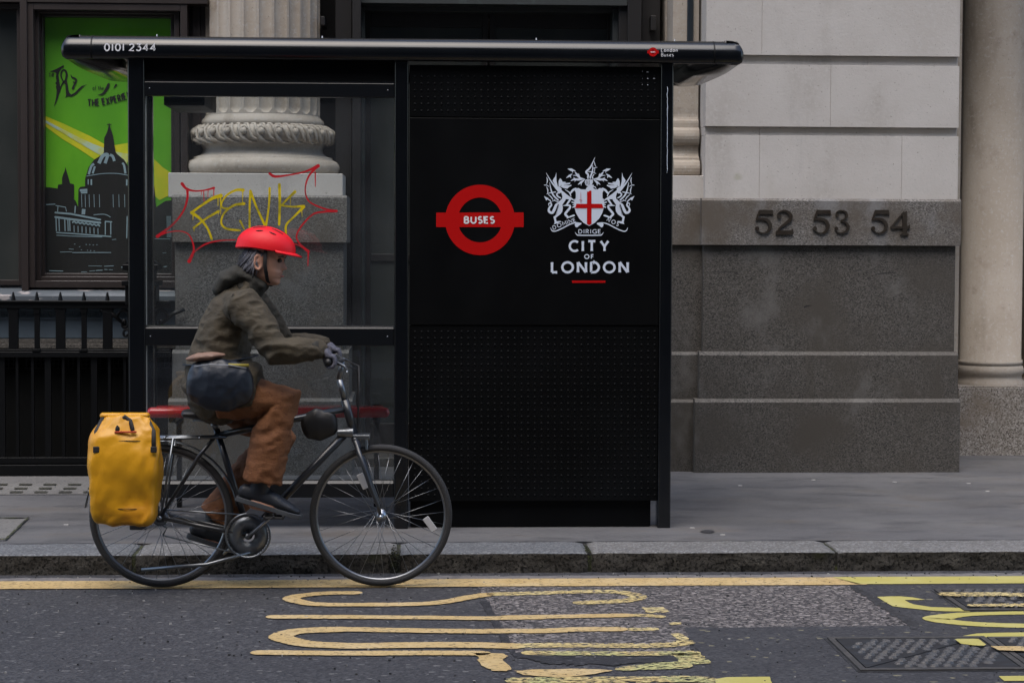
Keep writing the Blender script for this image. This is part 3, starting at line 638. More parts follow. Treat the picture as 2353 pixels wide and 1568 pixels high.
for pts, w_ in [([(305,880),(380,874),(480,878)],[1,4,1]),([(1375,890),(1420,886),(1510,880)],[1,7,2]),([(1280,884),(1330,882)],[1,2]),([(722,995),(745,998),(765,999)],[1,6,1]),([(905,1108),(925,1100),(955,1097)],[8,6,1]),([(535,928),(565,926)],[3,1]),([(1055,940),(1075,944)],[2,5]),([(825,1030),(855,1033)],[4,1]),([(980,1206),(992,1210)],[3,3])]: d.stroke(pts, w_)
M['vein'] = mat('dark_vein', (.008,.008,.008), .7)
obj('dark_vein', d.mb, M['vein'], pr)
# bronze numerals
nf = (2680,730,.2635)
def numeral(parts, label):
    out = MB(); k = 0
    for kind, pts, w_ in parts:
        k += 1; d = Decal(onwall(Ybd-.013-k*.0003, nf), 0)
        if kind == 'p': d.poly(pts)
        elif kind == 'b': d.poly([(pts[0]+w_*cos(a), pts[1]+w_*sin(a)) for a in [i*pi/10 for i in range(20)]])
        else: d.stroke(pts, w_, n=7, cap=False)
        # thicken
        b0 = MB(); b0.v = d.mb.v; b0.f = d.mb.f; b0.sm = d.mb.sm
        me = bpy.data.meshes.new('t'); me.from_pydata([tuple(p) for p in b0.v], [], b0.f); bm = bmesh.new(); bm.from_mesh(me)
        bmesh.ops.recalc_face_normals(bm, faces=bm.faces)
        r = bmesh.ops.extrude_face_region(bm, geom=bm.faces[:]); 
        for v in [g for g in r['geom'] if isinstance(g, bmesh.types.BMVert)]: v.co.y = Ybd+.002
        bmesh.ops.recalc_face_normals(bm, faces=bm.faces); bm.verts.index_update()
        out.add([v.co.copy() for v in bm.verts], [[v.index for v in f.verts] for f in bm.faces]); bm.free(); bpy.data.meshes.remove(me)
    o = obj('house_number', out, M['num'], pr); o['label'] = label
def five(dx): return [('p',[(195+dx,94),(380+dx,96),(386+dx,170),(362+dx,150),(190+dx,150)],0),('s',[(205+dx,110),(182+dx,165),(155+dx,238)],[34,30,22]),
  ('s',[(150+dx,238),(180+dx,222),(235+dx,216),(305+dx,240),(344+dx,305),(322+dx,378),(262+dx,412),(205+dx,402),(168+dx,372),(155+dx,345)],[8,20,32,45,50,38,20,14,16,22]),('b',(166+dx,348),28)]
two = [('b',(468,184),28),('s',[(447,190),(452,140),(510,108),(580,122),(624,172),(610,235),(548,285),(480,335),(440,405)],[12,14,20,36,50,46,36,24,22]),('p',[(425,375),(655,375),(655,430),(420,430)],0),('p',[(628,378),(642,350),(656,352),(655,400)],0)]
three = [('b',(1260,168),24),('s',[(1240,165),(1258,120),(1320,104),(1375,130),(1388,178),(1360,220),(1305,240)],[10,12,16,30,36,26,12]),('s',[(1305,240),(1375,268),(1408,318),(1388,378),(1322,410),(1260,398),(1232,355)],[12,26,42,36,17,12,14]),('b',(1248,346),24)]
four = [('p',[(2150,140),(2210,105),(2210,420),(2150,420)],0),('s',[(2172,120),(2085,225),(1998,335)],[24,24,28]),('p',[(1990,318),(2250,318),(2250,350),(1990,350)],0),('p',[(2218,320),(2250,292),(2250,330)],0),('p',[(2122,428),(2150,405),(2210,405),(2232,428),(2232,442),(2122,442)],0)]
numeral(five(0), 'first bronze 5, in number 52'); numeral(two, 'bronze 2'); numeral(five(788), 'middle bronze 5, in number 53'); numeral(three, 'bronze 3'); numeral(five(1584), 'last bronze 5, in number 54'); numeral(four, 'bronze 4')

# ---- column base profile, shared by the column and the flat pilaster
K = .001029*12.95/12.95
def baseprof(k):      # (offset from shaft radius in z1-units -> metres, height row)
    rows = [(483,880),(480,930),(484,955),(495,975),(512,990),(515,1003),(517,1006),(517,1044),(512,1046),
            (550,1050),(578,1072),(592,1100),(596,1122),(590,1148),(572,1175),(548,1192),(522,1196),(520,1214),
            (512,1222),(506,1245),(512,1268),(535,1290),(572,1303),(588,1306),(590,1324),(600,1327),(636,1345),(655,1372),(661,1396),(654,1425),(636,1448),(600,1460)]
    return rows
# central column
CXY = 13.05; ccx = at(604,500,CXY).x
UNIT = (gx(604+131.3,CXY,500)-gx(604-131.3,CXY,500))/2/483
YB0 = CXY-700*UNIT            # white block front
zblk = at(598,398,YB0).z
ztop_row = lambda y: zblk+(1462-y)*.27155*(CXY-.35)/F*1.0
colm = MB(); RS = 483*UNIT
NTH = 24*14; zf0 = ztop_row(945); hw = pi/24*.80*RS       # flute half width
zs = [ztop_row(962)]+[zf0+hw*(1-cos(pi/2*i/8)) for i in range(9)]+[zf0+hw+.05, 4.5, TOP]
vs = []
for z in zs:
    for j in range(NTH):
        a = 2*pi*j/NTH; kf = a/(2*pi/24); dxa = (kf-floor(kf)-.5)*2*pi/24*RS     # distance from flute centre
        q = min(1, max(0, (z-zf0)/hw)); wz = hw*sqrt(max(0, 1-(1-q)**2)) if z >= zf0 else 0
        dep = sqrt(max(0, wz*wz-dxa*dxa))*.62 if wz > 0 else 0
        r = RS-dep; vs.append((ccx+r*sin(a), CXY-r*cos(a), z))
fs = [(i*NTH+j, i*NTH+(j+1)%NTH, (i+1)*NTH+(j+1)%NTH, (i+1)*NTH+j) for i in range(len(zs)-1) for j in range(NTH)]
colm.add(vs, fs, False)
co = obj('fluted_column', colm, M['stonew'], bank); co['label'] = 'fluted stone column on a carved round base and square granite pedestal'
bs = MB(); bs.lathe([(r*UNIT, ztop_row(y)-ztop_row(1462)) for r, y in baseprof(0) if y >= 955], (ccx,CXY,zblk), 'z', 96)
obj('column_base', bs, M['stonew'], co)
orn = MB(); NB = 26; zt = ztop_row(1050); zbm = ztop_row(1195); zc = ztop_row(1122); rt = 520*UNIT; rb = 77*UNIT; hh = (zt-zbm)/2
def tor(a, q, lift=0):            # q: -1 bottom .. 1 top on the upper torus
    an = q*pi/2*.95; r = rt+(rb+lift)*cos(an); return Vector((ccx+r*sin(a), CXY-r*cos(a), zc+(hh+lift)*sin(an)))
for i in range(NB):
    a = 2*pi*i/NB+.06
    if cos(a) < -.3: continue
    orn.ball(tor(a,.12,.004), .024, 8)
    ring = [tor(a+.052*cos(t), .12+.62*sin(t)*.72, .003) for t in [2*pi*k/14 for k in range(14)]]
    orn.tube([tor(a+.052*cos(t), .12+.46*sin(t), .002) for t in [pi*(.15+1.5*k/12) for k in range(13)]], .0075, 6)
    da = 2*pi/NB
    P = [tor(a-.62*da, 1.0,.002), tor(a-.40*da,.86,.006), tor(a-.30*da,.35,.010), tor(a-.05*da,-.38,.012), tor(a+.30*da,-.72,.010), tor(a+.75*da,-.85,.004)]
    Q = []
    for k in range(5):
        for t in (0,.33,.66): Q.append(P[k].lerp(P[k+1], t))
    orn.tube(Q+[P[5]], [.010]*6+[.013]*5+[.008]*5, 7)
    P = [tor(a-.1*da, 1.0,0), tor(a+.15*da,.8,.006), tor(a+.30*da,.3,.010), tor(a+.5*da,-.3,.010), tor(a+.85*da,-.62,.004)]
    Q = []
    for k in range(4):
        for t in (0,.33,.66): Q.append(P[k].lerp(P[k+1], t))
    orn.tube(Q+[P[4]], .010, 7)
obj('torus_carving', orn, M['stonew'], co)
pb = MB(); hwB = 705*UNIT; pb.box(ccx-hwB, ccx+hwB, YB0, CXY+.4, at(598,451,YB0).z-.01, zblk); obj('pedestal_block', pb, M['stone'], co, .005, 1)
def ped(u0, u1, v0, v1, Y, mt, c, nm):
    b = MB(); x0, x1 = gx(u0,Y,(v0+v1)/2), gx(u1,Y,(v0+v1)/2); zt_, zb_ = at(598,v0,Y).z, at(598,v1,Y).z
    if c: ch(b, x0, x1, Y, 13.3, zb_, zt_, c)
    else: b.box(x0, x1, Y, 13.3, zb_, zt_)
    obj(nm, b, mt, co, .003, 1)
ped(396,797,448,557,12.335,M['granitel'],.014,'granite_band'); ped(402,789,558,806,12.375,M['granite'],0,'granite_panel')
ped(395,802,804,917,12.34,M['granite'],.02,'plinth'); ped(386,810,915,1100,12.31,M['granite'],.02,'plinth')

# ---- flat pilaster and granite return left of the pier
pls = MB(); YP = 12.70; xl, xr = gx(1541,YP), px0+.02
prow = [(YP-(r-483)*UNIT*.72, y) for r, y in baseprof(0)]
zp = at(1575,404,YP-.12).z
pts = [(13.2, zp), *[(yy, zp+(1462-y)*.27155*12.6/F) for yy, y in prow[::-1]], (YP, TOP), (13.2, TOP)]
pls.prism(pts, 'x', xl, xr-.035)
pls.box(gx(1520,13.1), xl+.003, YP+.32, YP+.8, 0, TOP)
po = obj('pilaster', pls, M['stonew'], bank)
pb = MB(); pb.box(xl-.13, xr, YP-.16, 13.3, at(1575,457,YP-.16).z, zp); obj('pedestal_block', pb, M['stone'], po, .004, 1)
for (v0,v1,Y,c,mt) in [(455,563,12.50,.014,'granitel'),(563.5,810,12.53,0,'granited'),(808,919,12.49,.02,'granited'),(917,1110,12.46,.02,'granited')]:
    b = MB(); x0 = gx(1500,Y,800); x1 = gx({455:1611,563.5:1616,808:1608,917:1599}[v0],Y,800)-.003
    if c: ch(b, x0, x1, Y, 13.2, at(1575,v1,Y).z, at(1575,v0,Y).z, c)
    else: b.box(x0, x1, Y, 13.2, at(1575,v1,Y).z, at(1575,v0,Y).z)
    obj('granite_band', b, M[mt], po, .003, 1)
gr = MB().tube([(gx(1586,YP-.02,50),YP-.012,at(1586,100,YP).z-.1),(gx(1586,YP-.02,50),YP-.012,TOP)], .022, 8); obj('joint_strip', gr, M['slate'], po)  # slate-coloured tube added for the dark vertical joint in the stone

# ---- recessed round column at the right edge
rc = MB(); YR = 13.62; rx = at(2279,500,YR).x; rr_ = gx(2347,YR)-gx(2279,YR)
zq = lambda v: at(2279,v,YR-rr_).z
rc.lathe([(rr_*.985,TOP-zq(888)),(rr_,3-zq(888)),(rr_,zq(832)-zq(888)),(rr_*1.04,zq(829)-zq(888)),(rr_*1.05,zq(838)-zq(888)),(rr_*1.0,zq(840)-zq(888)),(rr_*1.05,zq(843)-zq(888)),(rr_*1.09,zq(850)-zq(888)),(rr_*1.09,zq(860)-zq(888)),(rr_*1.03,zq(864)-zq(888)),(rr_*1.03,zq(872)-zq(888)),(rr_*1.11,zq(880)-zq(888)),(rr_*1.11,0)], (rx,YR,zq(888)), 'z', 64)
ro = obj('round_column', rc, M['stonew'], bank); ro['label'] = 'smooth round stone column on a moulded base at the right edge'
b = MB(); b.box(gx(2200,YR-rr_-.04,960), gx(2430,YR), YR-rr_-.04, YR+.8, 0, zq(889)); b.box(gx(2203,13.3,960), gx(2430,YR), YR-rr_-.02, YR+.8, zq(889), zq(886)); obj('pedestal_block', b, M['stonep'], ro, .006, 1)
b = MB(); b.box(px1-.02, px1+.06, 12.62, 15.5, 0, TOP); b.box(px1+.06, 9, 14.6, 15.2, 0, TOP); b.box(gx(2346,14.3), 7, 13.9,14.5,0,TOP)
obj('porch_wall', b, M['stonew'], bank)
b = MB(); b.box(px1-.3, 12, 12.9, 13.5, 4.6, TOP); b.box(7, 12, 12.5, 13.5, 0, TOP); obj('wall', b, M['stone'], bank)

# ---- dark door bay between the columns
YD = 13.25
bay = MB(); bay.box(ccx-.2, gx(1545,13.4)+.3, 13.55, 13.65, -.05, TOP)
wb = obj('bay_panelling', bay, M['timberk'], bank)
jb = MB()
for (u0,u1,Y0,Y1) in [(770,808,12.98,13.5),(809,829,12.90,13.5),(1421,1441,13.0,13.5),(1442,1474,12.94,13.5),(1474,1516,13.05,13.5)]: jb.box(gx(u0,Y0,60), gx(u1,Y0,60), Y0, Y1, -.02, TOP)
jb.pbox(736,746,38,58,12.9,.3); jb.pbox(1495,1508,36,70,12.96,.3)
obj('door_jamb', jb, M['timberk'], wb, .004, 1)
jj = MB()
for (u0,u1,Y0) in [(829,838,13.08),(1407,1421,13.06)]: jj.box(gx(u0,Y0,60), gx(u1,Y0,60), Y0, 13.5, -.02, at(1120,16,13.05).z)
jj.pbox(829,1442,-40,11,12.96,.5); jj.pbox(838,1408,14,28,13.12,.4)
obj('door_frame', jj, M['bronze'], wb, .004, 1)
for (u0,u1) in [(839,1121),(1125,1407)]:
    dr = MB(); zt_ = at(1120,30,YD).z; x0, x1 = gx(u0,YD,60), gx(u1,YD,60); sw = (x1-x0)*.045
    zr0, zr1 = at(870,600,YD).z, at(870,583,YD).z; zi = at(1120,64,YD).z
    dr.box(x0,x0+sw,YD,YD+.05,.1,zt_); dr.box(x1-sw,x1,YD,YD+.05,.1,zt_); dr.box(x0+sw,x1-sw,YD,YD+.05,zi,zt_); dr.box(x0+sw,x1-sw,YD,YD+.05,zr0,zr1); dr.box(x0+sw,x1-sw,YD,YD+.05,.1,.35)
    dd = obj('door', dr, M['timberk'], bank, .004, 1); dd['label'] = 'tall dark glazed door leaf'
    g = MB(); g.box(x0+sw,x1-sw,YD+.018,YD+.03,zr1,zi); g.box(x0+sw,x1-sw,YD+.018,YD+.03,.35,zr0); obj('door_pane', g, M['doorglass'], dd)
# step and sill of the door bay
b = MB(); b.box(gx(800,12.9), gx(1520,12.9), 12.75, 13.5, 0, .16); obj('door_step', b, M['granited'], bank, .006, 1)

# ---- window bay at the left
YG = 13.02
wx = MB()
Lx = -6.0
bw = MB(); bw.box(Lx, ccx+.1, 13.4, 13.5, -2, TOP)
bw.box(gx(430,12.95), gx(478,12.95), 12.95, 13.4, -1, TOP); bw.pbox(443,462,-60,1200,12.93,.3)
bo = obj('bay_panelling', bw, M['timber'], bank, .004, 1)
def frame(mb, u0, u1, v0, v1, Y, w_u, dep, bot=None):
    a, c = at(u0,v0,Y), at(u1,v1,Y); w_ = (gx(u0+w_u,Y)-gx(u0,Y)); x0,x1,zt_,zb_ = a.x,c.x,at((u0+u1)/2,v0,Y).z,at((u0+u1)/2,v1,Y).z
    wbm = w_ if bot is None else bot
    mb.box(x0,x0+w_,Y,Y+dep,zb_,zt_); mb.box(x1-w_,x1,Y,Y+dep,zb_,zt_); mb.box(x0+w_,x1-w_,Y,Y+dep,zt_-w_,zt_); mb.box(x0+w_,x1-w_,Y,Y+dep,zb_,zb_+wbm)
fm = MB()
frame(fm, 60, 432, 8, 661, 12.80, 16, .25); frame(fm, 77, 414, 19, 647, 12.86, 12, .2); frame(fm, 90, 402, 31, 636, 12.92, 8, .14)
fm.box(gx(50,12.78), gx(66,12.78), 12.78, 13.1, at(58,668,12.78).z, TOP); fm.box(Lx, gx(478,12.8), 12.79, 13.1, at(200,7,12.79).z, at(200,-12,12.79).z)
fm.box(gx(-60,12.84), gx(50,12.84), 12.84, 13.1, at(0,20,12.84).z, at(0,8,12.84).z); fm.box(Lx, gx(46,12.86), 12.86, 13.1, at(0,655,12.86).z, at(0,643,12.86).z); fm.box(gx(43,12.86), gx(51,12.86), 12.855, 13.1, at(0,655,12.86).z, TOP)
fm.box(Lx, gx(478,12.8), 12.86, 13.1, at(200,-200,12.79).z, TOP)
wn = obj('window', fm, M['timber'], bank, .003, 1); wn['label'] = 'brown timber shop window holding the green poster'
for (u0,u1) in [(93,398)]:
    b = MB(); b.add([at(98,40,12.965), at(396,40,12.965), at(396,632,12.965), at(98,632,12.965)], [(0,1,2,3)]); obj('pane', b, M['wglass'], wn)
b = MB(); b.pbox(-220,44,18,645,12.95,.004); o_ = obj('pane', b, M['doorglass'], wn)
b = MB(); b.pbox(93,398,628,635,12.955,.05); obj('window_bead', b, M['slate'], wn)
sb = MB(); y0, y1 = 12.66, 12.86; zt_, zm, zl = at(200,662,y1).z, at(200,679,y0).z, at(200,691,y0).z
sb.prism([(y0,zl),(13.3,zl),(13.3,zt_),(y1,zt_),(y0,zm)], 'x', Lx, gx(478,12.8)); so = obj('window_sill', sb, M['sill'], wn, .004, 1); so['label'] = 'grey window sill with peeling paint'
# panel under the sill with a Greek key band
YS = 12.80
b = MB(); b.box(Lx, gx(480,YS), YS, 13.3, at(200,776,YS).z, at(200,690,YS).z); pn = obj('sill_panel', b, M['slate'], bank)
b = MB(); b.pbox(-260,478,779,789,12.74,.5); b.pbox(-260,478,789,800,12.72,.5); obj('stone_ledge', b, M['granited'], pn, .003, 1)
gk = Decal(lambda x,y,k: at(x,y,YS-.012)-Vector((0,k,0)), .00002)
kb = MB()
def bar(u0,u1,v0,v1): kb.pbox(u0,u1,v0,v1,YS-.012,.012)
bar(-260,478,711,715); bar(-260,478,729,733)
u = -250
while u < 470:          # one square spiral of the key
    bar(u,u+1.8,717,728); bar(u+1.8,u+13,717,718.8); bar(u+13,u+14.8,717,728); bar(u+5,u+13,726.2,728); bar(u+5,u+6.8,720.8,726.2); bar(u+6.8,u+10.5,720.8,722.6)
    bar(u-3.4,u,726.2,728); u += 18.2
obj('greek_key_band', kb, M['slate'], pn)
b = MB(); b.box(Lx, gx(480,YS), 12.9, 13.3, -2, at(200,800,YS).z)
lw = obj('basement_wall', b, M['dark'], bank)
gb_ = MB()
for i in range(11):
    u = -200+i*63
    for k in range(5): gb_.pbox(u+8+k*11,u+10+k*11,812,846,12.86,.03)
    for v in (814,824,834,845): gb_.pbox(u+4,u+56,v,v+1.6,12.85,.03)
obj('basement_grille', gb_, M['rail'], lw)

# ---- poster behind the glass of the shop window: a plain stand-in
M['pgreen'] = mat('poster_green', (.125,.45,.004), .6, var=[(1.1,3,(.09,.35,.004),.35,.7,I1),(2.1,4,(.16,.50,.008),.5,.75,(1,1,.6))])
M['pyel'] = mat('poster_yellow', (.72,.66,.012), .6, var=[(6,4,(.55,.62,.012),.4,.65,I1)])
M['ppale'] = mat('poster_pale', (.50,.66,.55), .6, var=[(7,4,(.60,.62,.12),.4,.65,I1)])
M['pink'] = mat('poster_black', (.0075,.0065,.005), .6)
M['pblue'] = mat('poster_blue_grey', (.26,.36,.40), .6)
z1 = (0,0,.318878); z2 = (0,500,.318878); YQ = 13.0
po_ = MB(); po_.add([at(96,38,YQ), at(398,38,YQ), at(398,634,YQ), at(96,634,YQ), at(96,38,YQ+.004), at(398,38,YQ+.004), at(398,634,YQ+.004), at(96,634,YQ+.004)], [(0,1,2,3),(4,5,6,7),(0,1,5,4),(2,3,7,6),(1,2,6,5),(0,3,7,4)])
ps = tag(obj('poster', po_, M['pgreen']), 'bright green poster with a yellow beam over a dark domed skyline, behind the shop window', 'poster')
def pd(nm, mt, base): 
    d = Decal(onwall(YQ-base, z2), .00004); return d, (lambda: obj(nm, d.mb, M[mt], ps))
d, fin = pd('beam', 'pyel', .002)
d.poly([(500,-262),(720,-170),(1020,-30),(1180,60),(1300,70),(1445,45),(1445,260),(1110,260),(900,120),(700,0),(500,-150)]); d.poly([(1740,230),(1835,320),(1940,390),(1940,620),(1800,690),(1740,640)]); fin()
d, fin = pd('beam_core', 'ppale', .004)
d.stroke([(500,-205),(760,-60),(1040,90),(1290,200),(1440,240)], [20,40,70,120,150], cap=False); fin()
d, fin = pd('skyline', 'pink', .006)
sky_ = [(498,545),(560,545),(650,560),(655,515),(700,510),(700,440),(712,400),(730,360),(738,315),(750,360),(768,420),(790,500),(835,512),(835,680),(855,700),(880,765),(885,570),(905,540),(960,535),(960,450),(975,400),(1000,320),(1060,235),(1160,170),(1170,150),(1175,-10),(1200,-60),(1215,-100),(1225,-140),(1228,-175),(1236,-175),(1240,-140),(1255,-100),(1275,-30),(1290,60),(1305,150),(1320,170),(1400,235),(1450,310),(1490,430),(1500,540),(1740,540),(1760,770),(1860,700),(1945,690),(1945,1560),(498,1560)]
d.poly(sky_); d.stroke([(1205,-163),(1258,-163)], 10, cap=False); fin()
d, fin = pd('highlights', 'pblue', .008)
for P, w_ in [([(1115,275),(1160,190),(1215,175)],40),([(1185,275),(1215,190),(1230,175)],34),([(1290,250),(1270,195),(1240,180)],30),([(1000,400),(1030,310),(1060,280)],26),([(1045,390),(1070,310)],22),([(1415,390),(1400,300),(1380,270)],24),
    ([(975,420),(1150,392),(1320,390),(1440,410)],8),([(900,580),(985,575)],26),([(912,605),(985,602)],22),([(995,455),(995,515)],12),([(1030,455),(1030,520)],18),([(1430,455),(1430,525)],18)]: d.stroke(P, w_, cap=False)
for x in (920,960,1005,1060,1120,1275,1340,1405): d.stroke([(x,625),(x+4,770)], 6, cap=False)
d.stroke([(505,742),(620,735)], 10); d.stroke([(625,830),(800,845),(1130,910)], 20, smooth=False); d.stroke([(625,880),(800,905),(1130,945)], 24, smooth=False); d.stroke([(640,1055),(800,1065),(1250,1100)], 14, smooth=False); d.stroke([(640,1085),(800,1095),(1150,1105)], 9, smooth=False)
for x in (632,665,730,765,785): d.stroke([(x,890),(x+5,1040)], 12, cap=False)
for i in range(7): x = 815+i*45; d.stroke([(x,945+i*6),(x+22,930+i*6),(x+42,950+i*6)], 16, cap=False); d.stroke([(x+20,975+i*5),(x+22,1050+i*4)], 9, cap=False)
for x in (1188,1250): d.stroke([(x,935),(x,1080)], 12, cap=False)
d.stroke([(1190,930),(1260,935)], 14); d.stroke([(630,750),(740,770),(750,815)], 9, smooth=False); d.stroke([(655,760),(650,820)], 9, cap=False); d.stroke([(945,790),(940,850)], 40, cap=False); d.stroke([(1435,870),(1430,1120)], 12, cap=False)
d.stroke([(1060,855),(1180,850),(1245,880)], 8); d.stroke([(850,760),(845,830)], 14)
for i in range(26): x = 700+i*23.3; y = 1290+40*sin(i*1.7); d.stroke([(x,y+random.uniform(-160,200)),(x+random.uniform(6,16),y+random.uniform(-160,200)*0+random.choice([-110,-60,90,130]))], .1)
for (x,y,l) in [(680,1275,130),(820,1280,430),(780,1240,50),(1265,1135,45),(1000,1430,150),(1180,1435,100),(560,1485,150),(920,1500,60),(1010,1490,60),(1085,1482,70),(1180,1470,30),(1230,1472,40),(1370,1445,70),(1850,1440,30),(1835,1285,40),(1750,1125,170)]: d.stroke([(x,y),(x+l,y+random.uniform(-6,6))], random.uniform(5,10))
for i in range(7): d.poly([(1880+i*9,870),(1884+i*9,870),(1888+i*9,1110),(1884+i*9,1110)])
for (x,y) in [(840,1185),(895,1215),(970,1190),(1010,1192),(1050,1195),(1090,1192),(915,1250),(985,1255),(1020,1258),(1060,1262)]: d.stroke([(x,y),(x+8,y)], 7)
fin()
d = Decal(onwall(YQ-.004, z1), .00004)
text(d, 'THE', 548, 612, 825, 872, .12)
d.poly([(556,808),(600,795),(645,775),(690,750),(716,736),(724,750),(692,778),(668,812),(660,850),(668,905),(676,960),(690,1000),(668,1060),(650,1120),(627,1175),(608,1205),(622,1150),(634,1090),(640,1020),(630,985),(638,960),(622,940),(638,920),(630,870),(636,830),(620,815),(590,812)])
d.stroke([(680,1005),(702,950),(740,905),(752,850),(742,806),(716,790),(694,815),(690,860),(706,905),(738,950)],[6,16,24,26,22,16,18,18,14,8])
d.poly([(738,930),(752,895),(764,955),(770,1005),(782,1045),(802,1068),(840,1050),(880,1008),(920,972),(985,953),(950,972),(905,1015),(862,1062),(806,1092),(782,1086),(760,1085),(735,1112),(745,1080),(742,1030),(738,980)])
d.stroke([(800,845),(812,872),(842,886),(862,908),(848,930),(824,926)],[4,16,22,22,18,8]); d.stroke([(858,925),(836,965),(822,998)],[20,20,26])
text(d, 'of the', 1045, 1170, 965, 1020, .1); d.stroke([(1100,1072),(1160,1060),(1205,1000),(1225,955)], [2,22,34,30]); d.stroke([(1280,1000),(1310,960)], [4,24])
text(d, 'THE EXPERIENCE', 988, 1590, 1108, 1196, .17, gap=.2, space=.5, curve=lambda x: (0, 10-((x-985)/470)**2*86, -atan2((x-985)*.00075,1)))
obj('lettering', d.mb, M['pink'], ps)

# ---- railings in front of the basement area
YR_ = 12.33
rl = thing('iron_railing', 'black iron railing with spiked top rail in front of the shop window', 'railing', (at(150,1090,YR_).x, YR_, PZ))
b = MB(); xR = gx(392,YR_); b.box(Lx, xR, YR_-.02, YR_+.03, zz(708,YR_,150), zz(691,YR_,150)); b.box(Lx, xR, YR_-.035, YR_+.045, zz(695,YR_,150), zz(690,YR_,150)); obj('top_rail', b, M['rail'], rl, .004, 2)
b = MB(); b.box(Lx, xR, YR_-.03, YR_+.035, zz(820,YR_,150), zz(807,YR_,150)); b.box(Lx, xR, YR_-.018, YR_+.02, zz(807,YR_,150), zz(802,YR_,150)); obj('middle_rail', b, M['rail'], rl, .004, 2)
b = MB(); b.box(Lx, xR, YR_-.02, YR_+.03, zz(1064,YR_,150), zz(1049,YR_,150)); b.box(Lx, xR, YR_-.05, YR_+.15, PZ-.02, zz(1065,YR_,150)); obj('bottom_rail', b, M['rail'], rl, .004, 2)
i = 0; u = 31.0-54*5
while u < 392:
    wide = (i % 2 == 1) ; x = gx(u,YR_,750); hwid = (.030 if wide else .017)
    if not (292 < u < 362):
        b = MB(); zt_, zb_ = zz(708,YR_,150), zz(806,YR_,150)
        b.box(x-hwid, x+hwid, YR_-hwid*.5+.004, YR_+hwid*.5+.004, zb_, zt_-.03); b.prism([(x-hwid,zt_-.035),(x+hwid,zt_-.035),(x+hwid*1.35,zt_),(x-hwid*1.35,zt_)], 'y', YR_-.012, YR_+.02)
        if not wide: b.box(x-.026,x+.026,YR_-.036,YR_+.03,zb_-.002,zb_+.014)
        obj('upright', b, M['rail'], rl, .002, 1)
        s_ = MB(); s_.lathe([(.016,0),(.014,.012),(.010,.03),(.006,.05),(.0025,.056)], (x,YR_,zz(690,YR_,150)), 'z', 8); obj('spike', s_, M['rail'], rl)
    i += 1; u += 54
u = 5-35.3*8; i = 0
while u < 392:
    if not (292 < u < 362):
        x = gx(u,YR_,950); hb = .020 if i % 3 == 2 else .009
        b = MB().box(x-hb,x+hb,YR_-.008,YR_+.016,zz(1050,YR_,150),zz(820,YR_,150)); obj('bar', b, M['rail'], rl)
    u += 35.3; i += 1
b = MB(); pxc = gx(327,YR_,700)
for (hw_,v0,v1) in [(.085,700,1090),(.10,655,700),(.12,644,656),(.085,619,645),(.115,607,620),(.10,1064,1092)]: b.box(pxc-hw_,pxc+hw_,YR_-hw_*.8,YR_+hw_*.8,zz(v1,YR_,327),zz(v0,YR_,327))
b.prism([(pxc-.115,zz(607,YR_,327)),(pxc+.115,zz(607,YR_,327)),(pxc+.05,zz(590,YR_,327)),(pxc-.05,zz(590,YR_,327))], 'y', YR_-.06, YR_+.06); obj('end_post', b, M['rail'], rl, .004, 1)
for sg in (-1,1):
    b = MB(); cx_, cz_ = pxc+sg*.115, zz(728,YR_,300)
    pts = [(cx_+sg*.05*(1-t)*cos(6*t*pi/2)*1.0, YR_, cz_+.06*(1-t*.7)*sin(6*t*pi/2)-.06*t) for t in [k/22 for k in range(23)]]
    b.tube(pts, .010, 7); pts = [(cx_-sg*.01+.03*cos(t*5)*(1-t/1.6), YR_, cz_-.11+.035*sin(t*5)*(1-t/1.6)) for t in [k/14*1.3 for k in range(15)]]; b.tube(pts, .009, 7); b.tube([(cx_+sg*.16,YR_,cz_+.05),(cx_+sg*.08,YR_,cz_+.02),(cx_,YR_,cz_-.05)], [.012,.014,.01], 7)
    obj('scroll_bracket', b, M['rail'], rl)

# ---- building across the street, behind the camera (seen only as a reflection, made tall and dark for it)
opp = thing('opposite_building', 'dark brick building across the street, seen only as a reflection', 'building', (0,-3.2,0))
M['brick'] = mat('dark_brick', (.055,.048,.043), .85, var=[(2,5,(.085,.075,.068),.4,.7,I1)])  # brick colour darkened so the glossy black shelter reflects little
b = MB(); b.box(-24,24,-4.2,-3.6,.1,16); obj('wall', b, M['brick'], opp)
for i in range(9):
    for k in range(3):
        x = -18+i*4.4; z = 1.0+k*3.9; b = MB(); b.box(x,x+2.2,-3.6,-3.53,z,z+2.5); wf = obj('window', b, M['granite'], opp)
        g = MB(); g.box(x+.12,x+1.04,-3.53,-3.5,z+.12,z+2.38); g.box(x+1.16,x+2.08,-3.53,-3.5,z+.12,z+2.38); obj('pane', g, M['doorglass'], wf)
